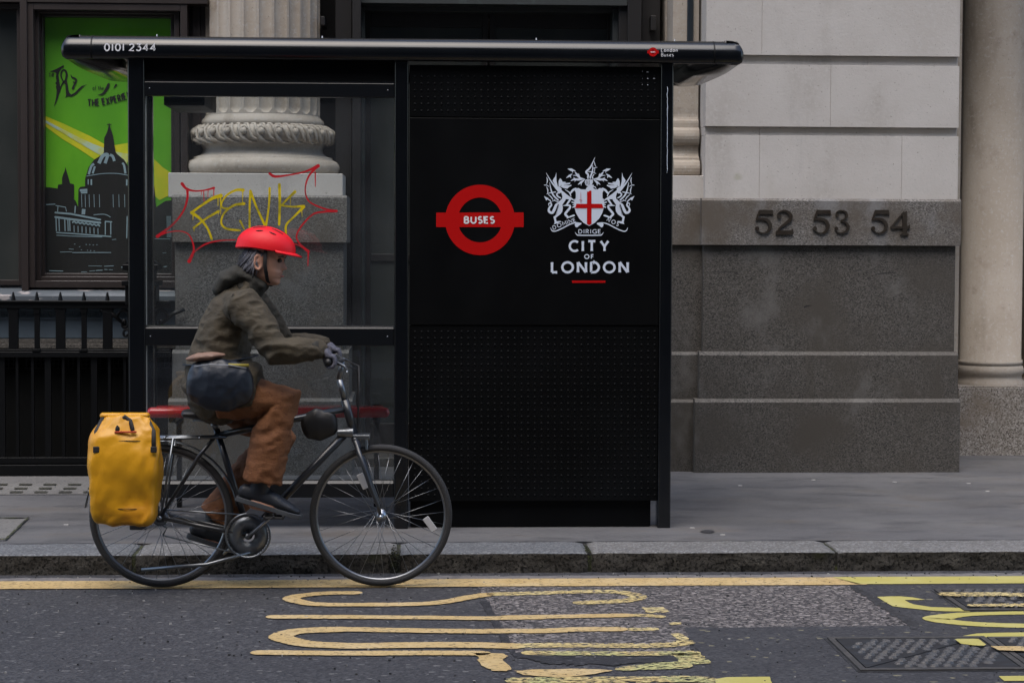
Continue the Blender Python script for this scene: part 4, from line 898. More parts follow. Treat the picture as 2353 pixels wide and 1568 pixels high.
# ================================================================== bus shelter
SY = 10.0
sh = thing('bus_shelter', 'glossy black bus shelter with glass wall, red perch seat and crest on its black panel', 'bus shelter', (-.1, SY, PZ))
def sx(u, v=700): return gx(u, SY, v)
def sz(v, u=620): return at(u, v, SY).z
ZB, ZT = 2.592, 2.715
def pst(nm, u0, u1, Y0, Y1, z1, lab=None):
    b = MB().box(gx(u0,Y0), gx(u1,Y0), Y0, Y1, PZ-.01, z1); o = obj(nm, b, M['black'], sh, .012, 3)
    if lab: o['label'] = lab
    return o
pst('post', 294.5, 334, SY, SY+.075, ZB+.03, 'scuffed left front post'); pst('post', 905, 938, SY, SY+.075, ZB+.03); pst('post', 1514, 1544, SY, SY+.10, ZB+.03, 'right end post with a trickled paint drip')
pst('post', 336.5, 352, 11.05, 11.10, ZB+.03); 
b = MB(); b.tube([at(1533+1.6*noise.noise(Vector((k*.7,0,0)))*(1 if k else 0)-k*.02, 200+k*9, SY-.0015) for k in range(23)], [.0016+.0012*abs(noise.noise(Vector((k*.9,4,0)))) for k in range(23)], 5); obj('paint_drip', b, M['white'], sh)
# roof ring: D-shaped section swept along front, ends and rear
prof = [(-.085,ZB+.014),(-.055,ZB+.002),(-.02,ZB),(-.006,ZB+.010),(0,ZB+.030),(0,ZB+.058),(-.005,ZB+.076),(-.016,ZB+.096),(-.032,ZB+.112),(-.055,ZB+.122),(-.085,ZB+.125)]
YF = 9.955
xl0, xl1, xr1, xr0 = gx(138,YF,110), gx(208,YF,110), gx(1641,YF,118), gx(1710,YF,118)
rp_ = [onz(u,v,ZB) for u,v in [(1712,136),(1709,145),(1702,155),(1690,165),(1668,179),(1640,190),(1600,197),(1556,199)]]
RY = rp_[-1].y; depR = RY-YF
def sweep(path, closed=False):
    mbs = MB(); k = len(path); n = len(prof); vs = []
    for i in range(k):
        a = path[i-1] if (i or closed) else path[i]; c = path[(i+1) % k] if (i < k-1 or closed) else path[i]
        t = (Vector(c)-Vector(a)).normalized(); nn = Vector((t.y, -t.x))
        for (o_, z) in prof: p = Vector(path[i])+nn*o_; vs.append((p.x, p.y, z))
    fs = [(i*n+j, ((i+1)%k)*n+j, ((i+1)%k)*n+j+1, i*n+j+1) for i in range(k if closed else k-1) for j in range(n-1)]
    fs += [(i*n+n-1, ((i+1)%k)*n+n-1, ((i+1)%k)*n, i*n) for i in range(k if closed else k-1)]
    return mbs.add(vs, fs, True)
fa = obj('fascia', sweep([(xl1,YF),(xr1,YF)]), M['black'], sh); fa['label'] = 'curved black roof fascia with stop number'
rear = obj('fascia', sweep([(rp_[-1].x,RY),(-rp_[-1].x+xl0+xr0,RY)]), M['black'], sh); rear['label'] = 'rear roof edge'
def endpath(mir):
    f = (lambda x: xl0+xr0-x) if mir else (lambda x: x)
    P = [(xr1,YF),(xr0-.05,YF)]+[(xr0-.03+.03*sin(a), YF+.03-.03*cos(a)) for a in [pi/8*k for k in range(1,5)]]
    x0, y0 = P[-1]; xe, ye = rp_[-1].x, RY
    P += [(xe+(x0-xe)*cos(a)**.62, y0+.05+(ye-y0-.05)*sin(a)**1.15) for a in [pi/2*k/26 for k in range(0,26)]]+[(xe,ye)]
    P = [(f(p[0]), p[1]) for p in P]
    return P[::-1] if mir else P
capR, capL = endpath(False), endpath(True)
def hood(path):       # the end caps are deeper than the straight fascia
    n_ = len(prof); k = len(path); mbs = MB(); vs = []
    for i in range(k):
        a = path[max(i-1,0)]; c = path[min(i+1,k-1)]; t = (Vector(c)-Vector(a)).normalized(); nn = Vector((t.y,-t.x))
        d0 = (Vector(path[i])-Vector(path[0] if abs(path[0][1]-YF) < .01 else path[-1])).length; g = min(1, max(0,(d0-.10)/.45)); g = g*g*(3-2*g); g2 = g*min(1,max(0,(1.55-d0)/.5))
        for j, (o_, z) in enumerate(prof):
            lo = max(0, (ZB+.04-z)/.04) if j < 6 else 0
            oo = o_*(1+1.9*g2) if j < 4 else (-.085*(1+1.9*g2) if j == n_-1 else o_*(1+.6*g2))
            p = Vector(path[i])+nn*oo; vs.append((p.x,p.y,z-.030*g2*min(1,lo)))
    fs = [(i*n_+j,(i+1)*n_+j,(i+1)*n_+j+1,i*n_+j+1) for i in range(k-1) for j in range(n_-1)]+[(i*n_+n_-1,(i+1)*n_+n_-1,(i+1)*n_,i*n_) for i in range(k-1)]
    return mbs.add(vs, fs, True)
ec = obj('end_cap', hood(capR), M['black'], sh); ec2 = obj('end_cap', hood(capL), M['black'], sh); ec2['label'] = 'scraped left roof end cap'
# ceiling and roof skins inside the ring
ins = lambda P, s_: [(p[0]+s_*.07*(-1), p[1]) for p in P]
pl_ = [(x-.06, y+(.05 if y < YF+.1 else -.05 if y > RY-.1 else 0)) for x, y in capR] + [(x+.06, y+(.05 if y < YF+.1 else -.05 if y > RY-.1 else 0)) for x, y in capL]
b = MB().prism(pl_, 'z', ZB+.035, ZB+.042); obj('ceiling', b, M['ceil'], sh)
b = MB().prism(pl_, 'z', ZB+.108, ZB+.118); obj('roof', b, M['black'], sh)
# seams and roof studs
b = MB()
for u in (209, 1642):
    x = gx(u,YF,118); b.add([(x+dx, YF+o_*-1-.0018*(1 if o_ > -.03 else 0), z+.0008) for dx in (-.004,.004) for (o_, z) in prof[:-1]], [(j, j+1, j+len(prof), j+len(prof)-1) for j in range(len(prof)-2)], True)
obj('seam', b, M['rail'], sh)
for u in (360, 740, 1232, 1550):
    x = gx(u,YF+.06,92); b = MB().lathe([(.006,0),(.006,.004),(.0035,.005),(.0035,.012),(.0005,.013)], (x,YF+.07,ZT-.002), 'z', 10); obj('stud', b, M['alu'], sh)
# header, cross beams, glass
b = MB().box(sx(334), sx(905), SY+.03, SY+.06, sz(186), ZB+.02); obj('header_panel', b, M['blackm'], sh)
def beam(v0, v1, bead, lab=None):
    b = MB(); x0, x1 = sx(333), sx(905); zt, zb = sz(v0), sz(v1)
    b.prism([(SY+.005,zb),(SY+.06,zb),(SY+.06,zt),(SY+.022,zt),(SY+.005,zt-bead)], 'x', x0, x1); o = obj('cross_beam', b, M['satin'], sh, .004, 2)
    for u in (345, 890):
        q = MB().ball((sx(u), SY+.005, (zt+zb)/2-.004), .0042, 6, (1,.5,1)); obj('bolt', q, M['alu'], o)
    return o
beam(185,222,.012); beam(748,794,.014); beam(1104,1143,.016)
gpu = MB().box(sx(333), sx(905), SY+.030, SY+.038, sz(750), sz(221)); gu = obj('glass_pane', gpu, M['glass'], sh); gu['label'] = 'upper glass pane with red and yellow graffiti'
gpl = MB().box(sx(333), sx(905), SY+.030, SY+.038, sz(1106), sz(793)); obj('glass_pane', gpl, M['glass'], sh)
M['gedge'] = mat('glass_edge', (.42,.46,.46), .4)
b = MB(); b.box(sx(333.4), sx(335), SY+.026, SY+.041, sz(747), sz(222)); b.box(sx(333.4), sx(335), SY+.026, SY+.041, sz(1104), sz(795)); obj('glass_edge', b, M['gedge'], sh)
# graffiti on the outside of the upper pane
gf = (500,550,.42535)
d = Decal(onwall(SY+.0285, gf), .00003)
S = d.stroke
S([(1105,175),(1150,200),(1250,190),(1400,160),(1515,110)],[22,22,14,12,30]); S([(1512,112),(1440,190),(1408,280),(1412,360),(1450,420),(1560,470),(1670,492)],[24,16,12,12,12,14,20]); S([(1490,165),(1491,285)],[12,6])
S([(1670,492),(1560,498),(1470,520),(1380,610),(1332,700),(1360,770),(1430,830)],[22,16,14,14,12,16,22]); S([(1275,755),(1370,790),(1432,835)],[9,14,22]); S([(1432,825),(1428,955)],[16,6])
S([(365,262),(400,302),(470,322),(560,315),(634,296)],[28,20,14,12,20]); S([(634,296),(630,392)],[10,6]); S([(546,322),(550,410)],[8,5]); S([(585,318),(581,372)],[7,4]); S([(527,322),(527,355)],[7,4])
S([(408,305),(408,390),(370,500),(280,610),(155,706)],[22,18,14,16,28]); S([(155,706),(250,670),(350,662),(420,690),(455,760),(462,830),(424,915)],[12,9,8,9,14,18,32]); S([(460,842),(560,772),(680,742),(815,735)],[12,14,12,9])
obj('graffiti', d.mb, M['rgraf'], gu)
d = Decal(onwall(SY+.0275, gf), .00003); S = d.stroke
S([(692,362),(620,385),(520,450),(445,505)],[34,26,18,22]); S([(445,505),(520,560),(580,640),(615,728)],[28,22,18,20]); S([(462,635),(560,560),(672,494)],[18,16,22]); S([(668,370),(668,448)],[10,5]); S([(690,365),(690,520)],[14,6]); S([(458,520),(456,565)],[8,4]); S([(466,635),(465,665)],[8,4]); S([(672,495),(672,522)],[7,4])
S([(880,315),(820,315),(740,360),(697,430),(710,465),(750,470)],[28,20,16,14,14,18]); S([(887,430),(800,445),(720,510),(695,590),(740,640),(855,655)],[26,18,16,16,18,16]); S([(855,575),(888,642)],[18,12]); S([(878,318),(875,430)],[10,5])
S([(942,322),(937,400),(935,520),(935,665)],[22,18,16,18]); S([(945,330),(990,450),(1070,625)],[22,18,22]); S([(1105,300),(1098,450),(1072,628)],[20,16,20]); S([(1187,268),(1190,430),(1185,605)],[24,22,20]); S([(1318,330),(1260,385),(1207,442)],[26,16,16])
S([(1207,445),(1300,455),(1392,450)],[16,14,22]); S([(1395,455),(1300,550),(1245,610),(1242,685)],[24,16,18,18]); S([(1280,380),(1280,442)],[8,4]); S([(1376,480),(1379,542)],[8,4])
obj('graffiti', d.mb, M['ygraf'], gu)
# perch seat, brackets, hanging box, side glass
b = MB(); YE = 10.55; z_ = at(620,947,YE).z; b.tube([(gx(349,YE,947),YE,z_),(gx(400,YE,947),YE,z_),(gx(830,YE,947),YE,z_),(gx(883,YE,947),YE,z_)], .030, 16, hemi=True); b.box(gx(352,YE),gx(880,YE),YE-.02,YE+.13,z_+.003,z_+.029)
st_ = obj('perch_seat', b, M['redp'], sh, .012, 3); st_['label'] = 'red tubular perch seat'
for u in (396, 862):
    x = gx(u,YE,960); b = MB(); b.box(x-.02,x+.02,YE-.01,YE+.30,z_-.055,z_-.026); b.box(x-.025,x+.025,YE+.28,YE+.33,z_-.09,z_+.02); b.box(x-.015,x+.015,YE+.28,YE+.32,PZ,z_); obj('bracket', b, M['black'], st_, .004, 1)
b = MB(); YX = 10.75; a, c = at(376,222,YX), at(470,243,YX); b.prism([(a.x,c.z),(c.x,c.z),(c.x,a.z+.25),(a.x,a.z+.25)], 'y', YX, YX+.62); obj('hanging_display', b, M['blackm'], sh, .006, 2)
# ---- advert panel
def panel(u0, u1, v0, v1, dy, nm, mt):
    b = MB().box(sx(u0), sx(u1), SY+dy, SY+.13, sz(v1,1225), sz(v0,1225)); return obj(nm, b, M[mt], sh, .004, 2)
tp = panel(940,1514,151,270.5,.012,'vent_panel','blackm'); mp = panel(940,1514,272,747,.006,'main_panel','blackm'); lp = panel(940,1514,748.5,1151,.012,'vent_panel','blackm'); panel(943,1500,1151,1211,.045,'base_box','blackm')
mp['label'] = 'plain black panel bearing the red roundel and the city crest'
def dots(v0, v1, rows, par):
    b = MB(); n = 37
    for r in range(rows):
        for c in range(n):
            u = 953+c*(1504-953)/(n-1); v = v0+(v1-v0)*r/(rows-1); p = at(u,v,SY+.012); rr = .0075
            b.add([(p.x+rr*cos(a), p.y+.0005, p.z+rr*sin(a)) for a in [k*pi/4 for k in range(8)]]+[(p.x+rr*.6*cos(a), p.y-.0024, p.z+rr*.6*sin(a)) for a in [k*pi/4 for k in range(8)]]+[(p.x,p.y-.0030,p.z)], [(k,(k+1)%8,8+(k+1)%8,8+k) for k in range(8)]+[(8+k,8+(k+1)%8,16) for k in range(8)], True)
    obj('pressed_dots', b, M['blackm'], par)
dots(161,255,7,tp); dots(762,1137,26,lp)
for (x,y,l) in [(2185,610,24),(2185,666,22),(2240,666,26),(2187,720,16),(2141,606,6),(2141,664,6),(2141,718,6)]:
    p = at((1400+x*.42535)*.63861,(y*.42535)*.63861,SY+.004); b = MB().ball(p, .0033, 5, (l/14,.3,.8)); obj('glint_fleck', b, M['chrome'], tp)  # bright metal flecks standing in for glints on the pressed dots
# ---- marks on the main panel
fg = (1500,500,.382653)
def Pm(dy=0): return Decal(onwall(SY+.0046-dy, fg), .00002)
d = Pm(); d.stroke(arc(592,760,267,328*267/328,0,360,72)[:-1], 121, smooth=False, closed=True); d = Pm()
d.stroke([(592+268*cos(a), 761+268*sin(a)*1.01) for a in [2*pi*k/96 for k in range(96)]], 120, smooth=False, closed=True); d.poly([(180,692),(1002,690),(1002,828),(180,828)])
ro_ = obj('roundel', d.mb, M['red'], mp); ro_['label'] = 'red ring and bar roundel reading BUSES'
d = Pm(.0016); text(d, 'BUSES', 440, 730, 725, 797, .20, gap=.16); obj('lettering', d.mb, M['whitet'], mp)
fc = (1940,550,.204082)
d = Decal(onwall(SY+.0046, fc), .00001)
CX_ = 877
def both(fn):
    fn(lambda x: x); fn(lambda x: 2*CX_-x)
def S2(pts, w_, **k): 
    for f in (lambda x: x, lambda x: 2*CX_-x): d.stroke([(f(x),y) for x,y in pts], w_, n=5, **k)
def P2(pts):
    for f in (lambda x: x, lambda x: 2*CX_-x): d.poly([(f(x),y) for x,y in pts])
S2([(120,355),(215,515),(350,690)],[4,24,34]); P2([(300,343),(298,400),(303,500),(325,590),(360,665),(340,700),(290,600),(232,490),(255,450),(278,420)])
S2([(130,432),(142,490),(128,548)],[8,20,8]); S2([(86,568),(130,570),(166,592)],[12,14,10]); S2([(128,598),(148,655),(146,712)],[10,20,10]); S2([(180,520),(203,640),(245,745),(330,832)],[6,22,28,24]); S2([(128,726),(195,704),(285,690)],[6,18,18]); S2([(160,738),(208,778),(236,822)],[10,18,14]); S2([(228,852),(272,830)],[8,16]); S2([(338,700),(306,728),(326,768),(374,794)],[26,26,26,18]); S2([(255,838),(330,862)],[6,18])
P2([(338,585),(338,500),(365,446),(388,466),(408,510),(455,512),(474,522),(440,536),(548,526),(535,553),(520,558),(440,565),(530,572),(562,562),(566,580),(520,604),(492,632),(430,622),(392,606)])
P2([(333,588),(362,600),(392,632),(388,655),(480,730),(600,815),(640,850),(616,848),(555,820),(465,815),(455,842),(405,912),(412,960),(406,1030),(370,1082),(302,1132),(290,1148),(302,1205),(372,1200),(388,1216),(350,1222),(330,1240),(256,1256),(270,1225),(248,1125),(286,1102),(310,1010),(330,940),(345,905),(318,900),(350,852),(398,810),(406,770),(385,700),(352,720),(340,680),(328,630)])
S2([(335,880),(296,920),(262,1000),(225,1055),(170,1030),(172,975),(212,920),(196,884),(164,898),(172,938)],[16,44,50,46,40,34,28,22,16,8]); S2([(208,872),(186,838),(150,814)],[14,20,20]); P2([(78,760),(164,800),(150,812),(122,842)])
S2([(452,648),(528,698),(556,762)],[6,20,14]); S2([(540,720),(590,660),(640,632)],[26,38,34]); S2([(570,868),(640,884)],[16,30]); S2([(588,960),(640,930)],[18,34]); S2([(590,915),(640,900)],[12,30])
S2([(538,828),(505,880),(470,925)],[34,32,24]); S2([(420,930),(480,926),(535,930),(536,970),(480,1040),(456,1082),(505,1132)],[8,24,34,38,40,40,34]); S2([(486,1150),(555,1120),(618,1106)],[12,30,14]); S2([(560,1115),(600,1096),(622,1100)],[20,14,8])
d.poly([(612,690),(650,626),(690,620),(730,643),(815,645),(842,600),(905,598),(990,645),(1024,645),(1064,620),(1104,626),(1142,690),(1136,960),(1108,1060),(1058,1150),(980,1230),(877,1290),(775,1230),(696,1150),(646,1060),(618,960)])
d.poly([(815,470),(942,470),(944,520),(925,560),(850,592),(815,565),(799,520)]); d.stroke([(945,578),(895,600),(860,632)],[30,60,60]); d.stroke([(925,620),(975,598),(1002,635)],[12,16,8])
d.stroke([(980,78),(902,250),(826,335),(858,382),(855,428)],[4,28,36,32,32]); d.stroke([(940,222),(934,330),(895,428)],[8,26,30]); d.stroke([(964,148),(976,200),(992,240)],[8,14,8]); d.stroke([(952,272),(1016,254)],[14,8]); d.stroke([(976,275),(968,342)],[10,10]); d.stroke([(866,332),(930,336),(996,366)],[14,20,6]); d.stroke([(964,375),(930,428)],[12,18])
for x in (855,898,938): d.poly([(x-13,434),(x+11,434),(x+14,458),(x-10,458)])
S2([(800,460),(720,445),(672,392),(625,335)],[6,30,46,6]); S2([(798,462),(690,470),(610,468),(552,496)],[6,38,34,4]); S2([(802,470),(740,515),(680,560)],[6,40,4]); S2([(738,520),(736,578)],[26,4]); S2([(500,283),(560,298),(640,322)],[4,46,4]); S2([(572,306),(590,352)],[26,4]); S2([(578,370),(530,405),(474,442)],[6,38,4]); S2([(545,405),(556,446)],[22,4]); S2([(588,396),(690,402)],[4,26]); S2([(600,432),(640,468)],[4,28]); S2([(690,360),(700,400)],[4,22]); S2([(620,510),(635,480)],[4,20])
S2([(196,1318),(226,1372),(284,1378),(400,1330),(540,1258),(640,1232),(738,1238)],[6,18,20,20,20,18,8]); P2([(622,1262),(640,1234),(738,1240),(742,1254),(700,1282),(666,1314),(636,1304)]); d.stroke([(630,1398),(664,1444),(722,1452),(1036,1452),(1094,1444),(1130,1398)],[4,18,20,20,18,4])
text(d, 'DIRIGE', 686, 1084, 1345, 1424, .15, gap=.26)
text(d, 'DOMINE', 240, 652, 1276, 1352, .14, gap=.2, curve=lambda x: (0, -(x-246)*.36+10-14*sin((x-240)/412*pi), -.30-.10*cos((x-240)/412*pi)*-1))
text(d, 'NOS', 1176, 1384, 1134, 1212, .15, gap=.22, curve=lambda x: (0, (x-1200)*.50-4, .50))
cr = obj('crest', d.mb, M['white'], mp); cr['label'] = 'white crest of two dragons holding a shield'
d = Decal(onwall(SY+.0026, fc), .00001); d.poly([(840,680),(862,686),(890,664),(918,668),(918,1250),(877,1272),(838,1250)]); d.poly([(650,898),(1104,898),(1124,958),(1132,974),(622,974),(640,950)]); d.stroke([(730,692),(732,880)],[4,9]); d.stroke([(704,826),(756,840)],[7,7]); obj('shield_cross', d.mb, M['red'], mp)
d = Decal(onwall(SY+.0026, fc), .00001)
for x in (826,852,878): d.stroke([(x+6,490),(x-2,525),(x+12,562)],[8,8,4])
for f in (lambda x: x, lambda x: 2*CX_-x):
    d.stroke([(f(345),930),(f(318),1000),(f(300),1090)],[8,7,5]); d.stroke([(f(560),740),(f(618),690),(f(618),790)],[2,34,44]); d.stroke([(f(430),570),(f(500),563),(f(545),552)],[3,9,4]); d.stroke([(f(362),600),(f(380),585),(f(384),565)],[3,8,3])
obj('crest_linework', d.mb, M['blackm'], mp)
fl = (1940,760,.178571)
d = Decal(onwall(SY+.0046, fl), .00002)
text(d, 'CITY', 592, 1408, 578, 822, .185, gap=.32, flare=.2); obj('lettering', d.mb, M['white'], mp)
d = Decal(onwall(SY+.0046, fl), .00002); text(d, 'OF', 902, 1096, 862, 962, .19, gap=.3, flare=.15); obj('lettering', d.mb, M['white'], mp)
d = Decal(onwall(SY+.0046, fl), .00002); text(d, 'LONDON', 232, 1800, 1003, 1250, .19, gap=.25, flare=.2); obj('lettering', d.mb, M['white'], mp)
d = Decal(onwall(SY+.0046, fl), 0); d.poly([(655,1394),(1336,1394),(1322,1438),(660,1440)]); obj('red_rule', d.mb, M['red'], mp)
# ---- marks on the fascia
z7 = (2250,0,.318878)
d = Decal(onwall(YF-.0016, z1), .00002); text(d, '0101 2344', 1174, 1760, 490, 581, .17, gap=.20, space=.42); obj('lettering', d.mb, M['whitet'], fa)
d = Decal(onwall(YF-.0016, z7), .00002); text(d, 'London', 400, 588, 545, 588, .15, gap=.20); obj('lettering', d.mb, M['whitet'], fa); d = Decal(onwall(YF-.0016, z7), .00002); text(d, 'Buses', 401, 542, 599, 640, .12, gap=.20); obj('lettering', d.mb, M['whitet'], fa)
d = Decal(onwall(YF-.0016, z7), .00002); d.stroke([(309+38*cos(a),588+38*sin(a)) for a in [2*pi*k/40 for k in range(40)]], 26, smooth=False, closed=True); d.poly([(245,572),(374,572),(374,606),(245,606)]); fr_ = obj('small_roundel', d.mb, M['red'], fa)
d = Decal(onwall(YF-.0036, z7), .00002); text(d, 'BUSES', 284, 334, 581, 597, .2, gap=.2); obj('lettering', d.mb, M['whitet'], fa)
# ================================================================== bicycle
BY = 8.85
M['frame'] = mat('dark_frame_paint', (.022,.024,.028), .3, coat=.3)
M['tyre'] = mat('tyre_rubber', (.022,.022,.023), .75, bump=[(160,2,.3,I1)])
M['rim'] = mat('silver_rim', (.25,.26,.275), .32, 1)
M['spoke'] = mat('spoke_steel', (.26,.27,.285), .3, 1)
M['plastic'] = mat('black_plastic', (.014,.014,.015), .5)
M['reflector'] = mat('pale_reflector', (.42,.42,.43), .3)
def bq(u, v, dy=0.0):
    p = at(u, v, BY); return Vector((p.x, BY+dy, p.z))
wr = .338
fwc = bq(875,1188); fwc.z = wr+.006; rwc = bq(371,1188); rwc.z = wr+.006
bike = thing('bicycle', 'dark city bicycle with silver rims and rear rack, ridden past the bus shelter', 'bicycle', (fwc.x*.5+rwc.x*.5, BY, 0))
bb = bq(572,1226); st_top = bq(497,985); sd_c = bq(488,955); ht_t = bq(792,918); ht_b = bq(812,995); crown = bq(816,1010)
f = MB()
f.tube([bb+Vector((0,-.035,0)), bb+Vector((0,.035,0))], .021, 14); f.tube([bb, st_top], .0155, 14); f.tube([ht_t.lerp(ht_b,.25), st_top.lerp(bb,.06)], .0165, 14); f.tube([ht_t.lerp(ht_b,.8), bb], .019, 14); f.tube([ht_t, ht_b], .0205, 14)
for s in (-1,1):
    f.tube([bb+Vector((0,s*.03,0)), bb.lerp(rwc,.35)+Vector((0,s*.045,0)), rwc+Vector((0,s*.062,0))], [.011,.011,.008], 10)
    f.tube([st_top.lerp(bb,.04)+Vector((0,s*.018,0)), st_top.lerp(rwc,.3)+Vector((0,s*.045,0)), rwc+Vector((0,s*.062,0))], [.009,.009,.007], 10)
    f.box(rwc.x-.015, rwc.x+.02, BY+s*.062-.003, BY+s*.062+.003, rwc.z-.02, rwc.z+.015)
obj('frame', f, M['frame'], bike)
f = MB(); f.tube([crown+Vector((0,-.055,0)), crown+Vector((0,0,.015)), crown+Vector((0,.055,0))], [.014,.018,.014], 10); f.tube([ht_b, crown], .019, 12)
for s in (-1,1): f.tube([crown+Vector((0,s*.055,.004)), crown.lerp(fwc,.6)+Vector((.0,s*.055,0)), crown.lerp(fwc,.85)+Vector((.006,s*.055,0)), fwc+Vector((0,s*.055,0))], [.013,.011,.009,.008], 10)
obj('fork', f, M['frame'], bike)
def wheel(c, nm, refl, ph):
    b = MB(); b.lathe([(wr-.034,-.011),(wr-.040,-.006),(wr-.040,.006),(wr-.034,.011),(wr-.016,.012),(wr-.014,.008),(wr-.020,0),(wr-.014,-.008),(wr-.016,-.012)], tuple(c), 'y', 96, close=True)
    w_ = obj('wheel', b, M['rim'], bike); w_['label'] = nm
    b = MB(); tw = .0175; b.lathe([(wr-tw*1.02+tw*cos(a), tw*sin(a)) for a in [2*pi*k/14 for k in range(14)]], tuple(c), 'y', 96, close=True); obj('tyre', b, M['tyre'], w_)
    b = MB(); b.tube([c+Vector((0,-.05,0)), c+Vector((0,.05,0))], .012, 12); b.tube([c+Vector((0,-.034,0)), c+Vector((0,-.030,0))], .027, 16); b.tube([c+Vector((0,.030,0)), c+Vector((0,.034,0))], .027, 16); b.tube([c+Vector((0,-.072,0)), c+Vector((0,-.05,0))], .011, 8); b.tube([c+Vector((0,.05,0)), c+Vector((0,.072,0))], .011, 8); obj('hub', b, M['chrome'], w_)
    b = MB()
    for k in range(32):
        a = 2*pi*k/32+ph; s = -1 if k % 2 else 1; a2 = a+(1 if (k//2) % 2 else -1)*1.15; p0 = c+Vector((.026*cos(a2), s*.031, .026*sin(a2))); p1 = c+Vector(((wr-.038)*cos(a), 0, (wr-.038)*sin(a))); b.tube([p0,p1], .0013, 5)
    obj('spokes', b, M['spoke'], w_)
    for (dx,dz,an) in refl:
        b = MB(); ca, sa = cos(an), sin(an); L_, W_ = .038, .016; q = [(c.x+dx+x*ca-z*sa, c.z+dz+x*sa+z*ca) for x,z in [(-L_,-W_),(L_,-W_),(L_,W_),(-L_,W_)]]; b.prism(q, 'y', BY-.024, BY-.016); obj('reflector', b, M['reflector'], w_, .003, 2)
    return w_
wf = wheel(fwc, 'front wheel with pale spoke reflectors', [(-.085,.165,2.0),(.232,-.04,2.2)], .05); wb_ = wheel(rwc, 'rear wheel beneath the yellow pannier', [], .11)
# mudguard, rack, brakes
b = MB(); mr_ = wr+.018
P = [Vector((rwc.x+mr_*cos(a), BY, rwc.z+mr_*sin(a))) for a in [radians(8+k*5.5) for k in range(31)]]
b.tube(P, [(.026,.004)]*len(P), 10, side=(0,1,0)); obj('mudguard', b, M['alu'], bike)
b = MB(); z_ = at(450,1003,BY).z; xa, xb = at(352,1003,BY).x, at(520,1003,BY).x
for s in (-1,0,1): b.tube([(xa-.06,BY+s*.05,z_-.004),(xb,BY+s*.05*(.6 if s else 1),z_)], .006, 8)
for x in (xa-.06, xa+.06, xb-.12): b.tube([(x,BY-.052,z_),(x,BY+.052,z_)], .006, 8)
b.tube([(xb,BY-.03,z_),(st_top.x+.01,BY-.02,st_top.z-.03)], .0055, 8); b.tube([(xb,BY+.03,z_),(st_top.x+.01,BY+.02,st_top.z-.03)], .0055, 8)
for s in (-1,1): b.tube([(xa+.10,BY+s*.05,z_),(rwc.x+.01,BY+s*.068,rwc.z+.03)], .0055, 8); b.tube([(xa-.03,BY+s*.05,z_),(rwc.x-.005,BY+s*.068,rwc.z+.03)], .0055, 8)
obj('rear_rack', b, M['alu'], bike)
b = MB(); c = crown+Vector((.02,-.005,.012)); b.box(c.x-.03,c.x+.05,BY-.05,BY+.045,c.z-.004,c.z+.016); b.tube([(c.x+.03,BY-.032,c.z),(c.x+.035,BY-.034,c.z-.055)], .008, 8); b.tube([(c.x+.03,BY+.032,c.z),(c.x+.035,BY+.034,c.z-.055)], .008, 8); obj('front_brake', b, M['alu'], bike, .004, 2)
# headlight and bag by the head tube
b = MB(); c = bq(800,994,-.02); b.tube([bq(775,993,-.01), bq(812,993,-.01)], [.017,.026], 14); obj('headlight', b, M['alu'], bike, .003, 2)
# crankset, chain, pedals
cr_ = MB(); yq = -.045; c = bb+Vector((0,yq,0))
cr_.lathe([(.030,-.003),(.094,-.003),(.094,.002),(.030,.002)], tuple(c), 'y', 44, close=True)
for k in range(44): a = 2*pi*k/44; cr_.box(c.x+.096*cos(a)-.0025, c.x+.096*cos(a)+.0025, c.y-.002, c.y+.001, c.z+.096*sin(a)-.0025, c.z+.096*sin(a)+.0025)
cr_.lathe([(.098,-.007),(.108,-.007),(.108,-.004),(.098,-.004)], tuple(c), 'y', 44, close=True); cr_.tube([c+Vector((0,-.03,0)), c+Vector((0,.11,0))], .012, 12)
ck = obj('crankset', cr_, M['alu'], bike)
pedN = bb+Vector((.129,-.13,.108)); pedF = bb+Vector((-.129,.13,-.108))
b = MB(); a0 = bb+Vector((0,-.072,0)); b.tube([a0, Vector((pedN.x,BY-.078,pedN.z))], [(.008,.016),(.007,.011)], 10); obj('crank_arm', b, M['chrome'], ck); b = MB(); a1 = bb+Vector((0,.072,0)); b.tube([a1, Vector((pedF.x,BY+.078,pedF.z))], [(.008,.016),(.007,.011)], 10); obj('crank_arm', b, M['chrome'], ck)
for p, s in ((pedN,-1),(pedF,1)):
    b = MB(); b.tube([(p.x,BY+s*.075,p.z),(p.x,BY+s*.19,p.z)], .006, 8); b.box(p.x-.045,p.x+.045,BY+s*.095,BY+s*.183,p.z-.011,p.z-.002); b.box(p.x-.048,p.x-.038,BY+s*.095,BY+s*.183,p.z-.014,p.z+.004); b.box(p.x+.038,p.x+.048,BY+s*.095,BY+s*.183,p.z-.014,p.z+.004)
    obj('pedal', b, M['plastic'], ck, .003, 2)
b = MB(); up_ = Vector((0,yq,.097)); dn = Vector((0,yq,-.097)); r2 = .038
b.tube([rwc+Vector((0,yq,r2)), bb+up_], (.004,.0045), 6, side=(0,1,0)); b.tube([rwc+Vector((.012,yq,-.085)), bb+dn], (.004,.0045), 6, side=(0,1,0)); b.tube([rwc+Vector((.012,yq,-.085)), rwc+Vector((.03,yq,-.05)), rwc+Vector((-.03,yq,-.01))], .004, 6); b.lathe([(.012,-.012),(r2,-.012),(r2,.012),(.012,.012)], tuple(rwc+Vector((0,yq,0))), 'y', 24, close=True); obj('chain', b, M['alu'], bike)
b = MB(); p0 = bb+Vector((-.02,-.05,-.05)); b.tube([p0+Vector((.03,.01,-.03)), bq(480,1290,-.06), bq(330,1302,-.07)], [.009,.008,.009], 8); obj('kickstand', b, M['alu'], bike)
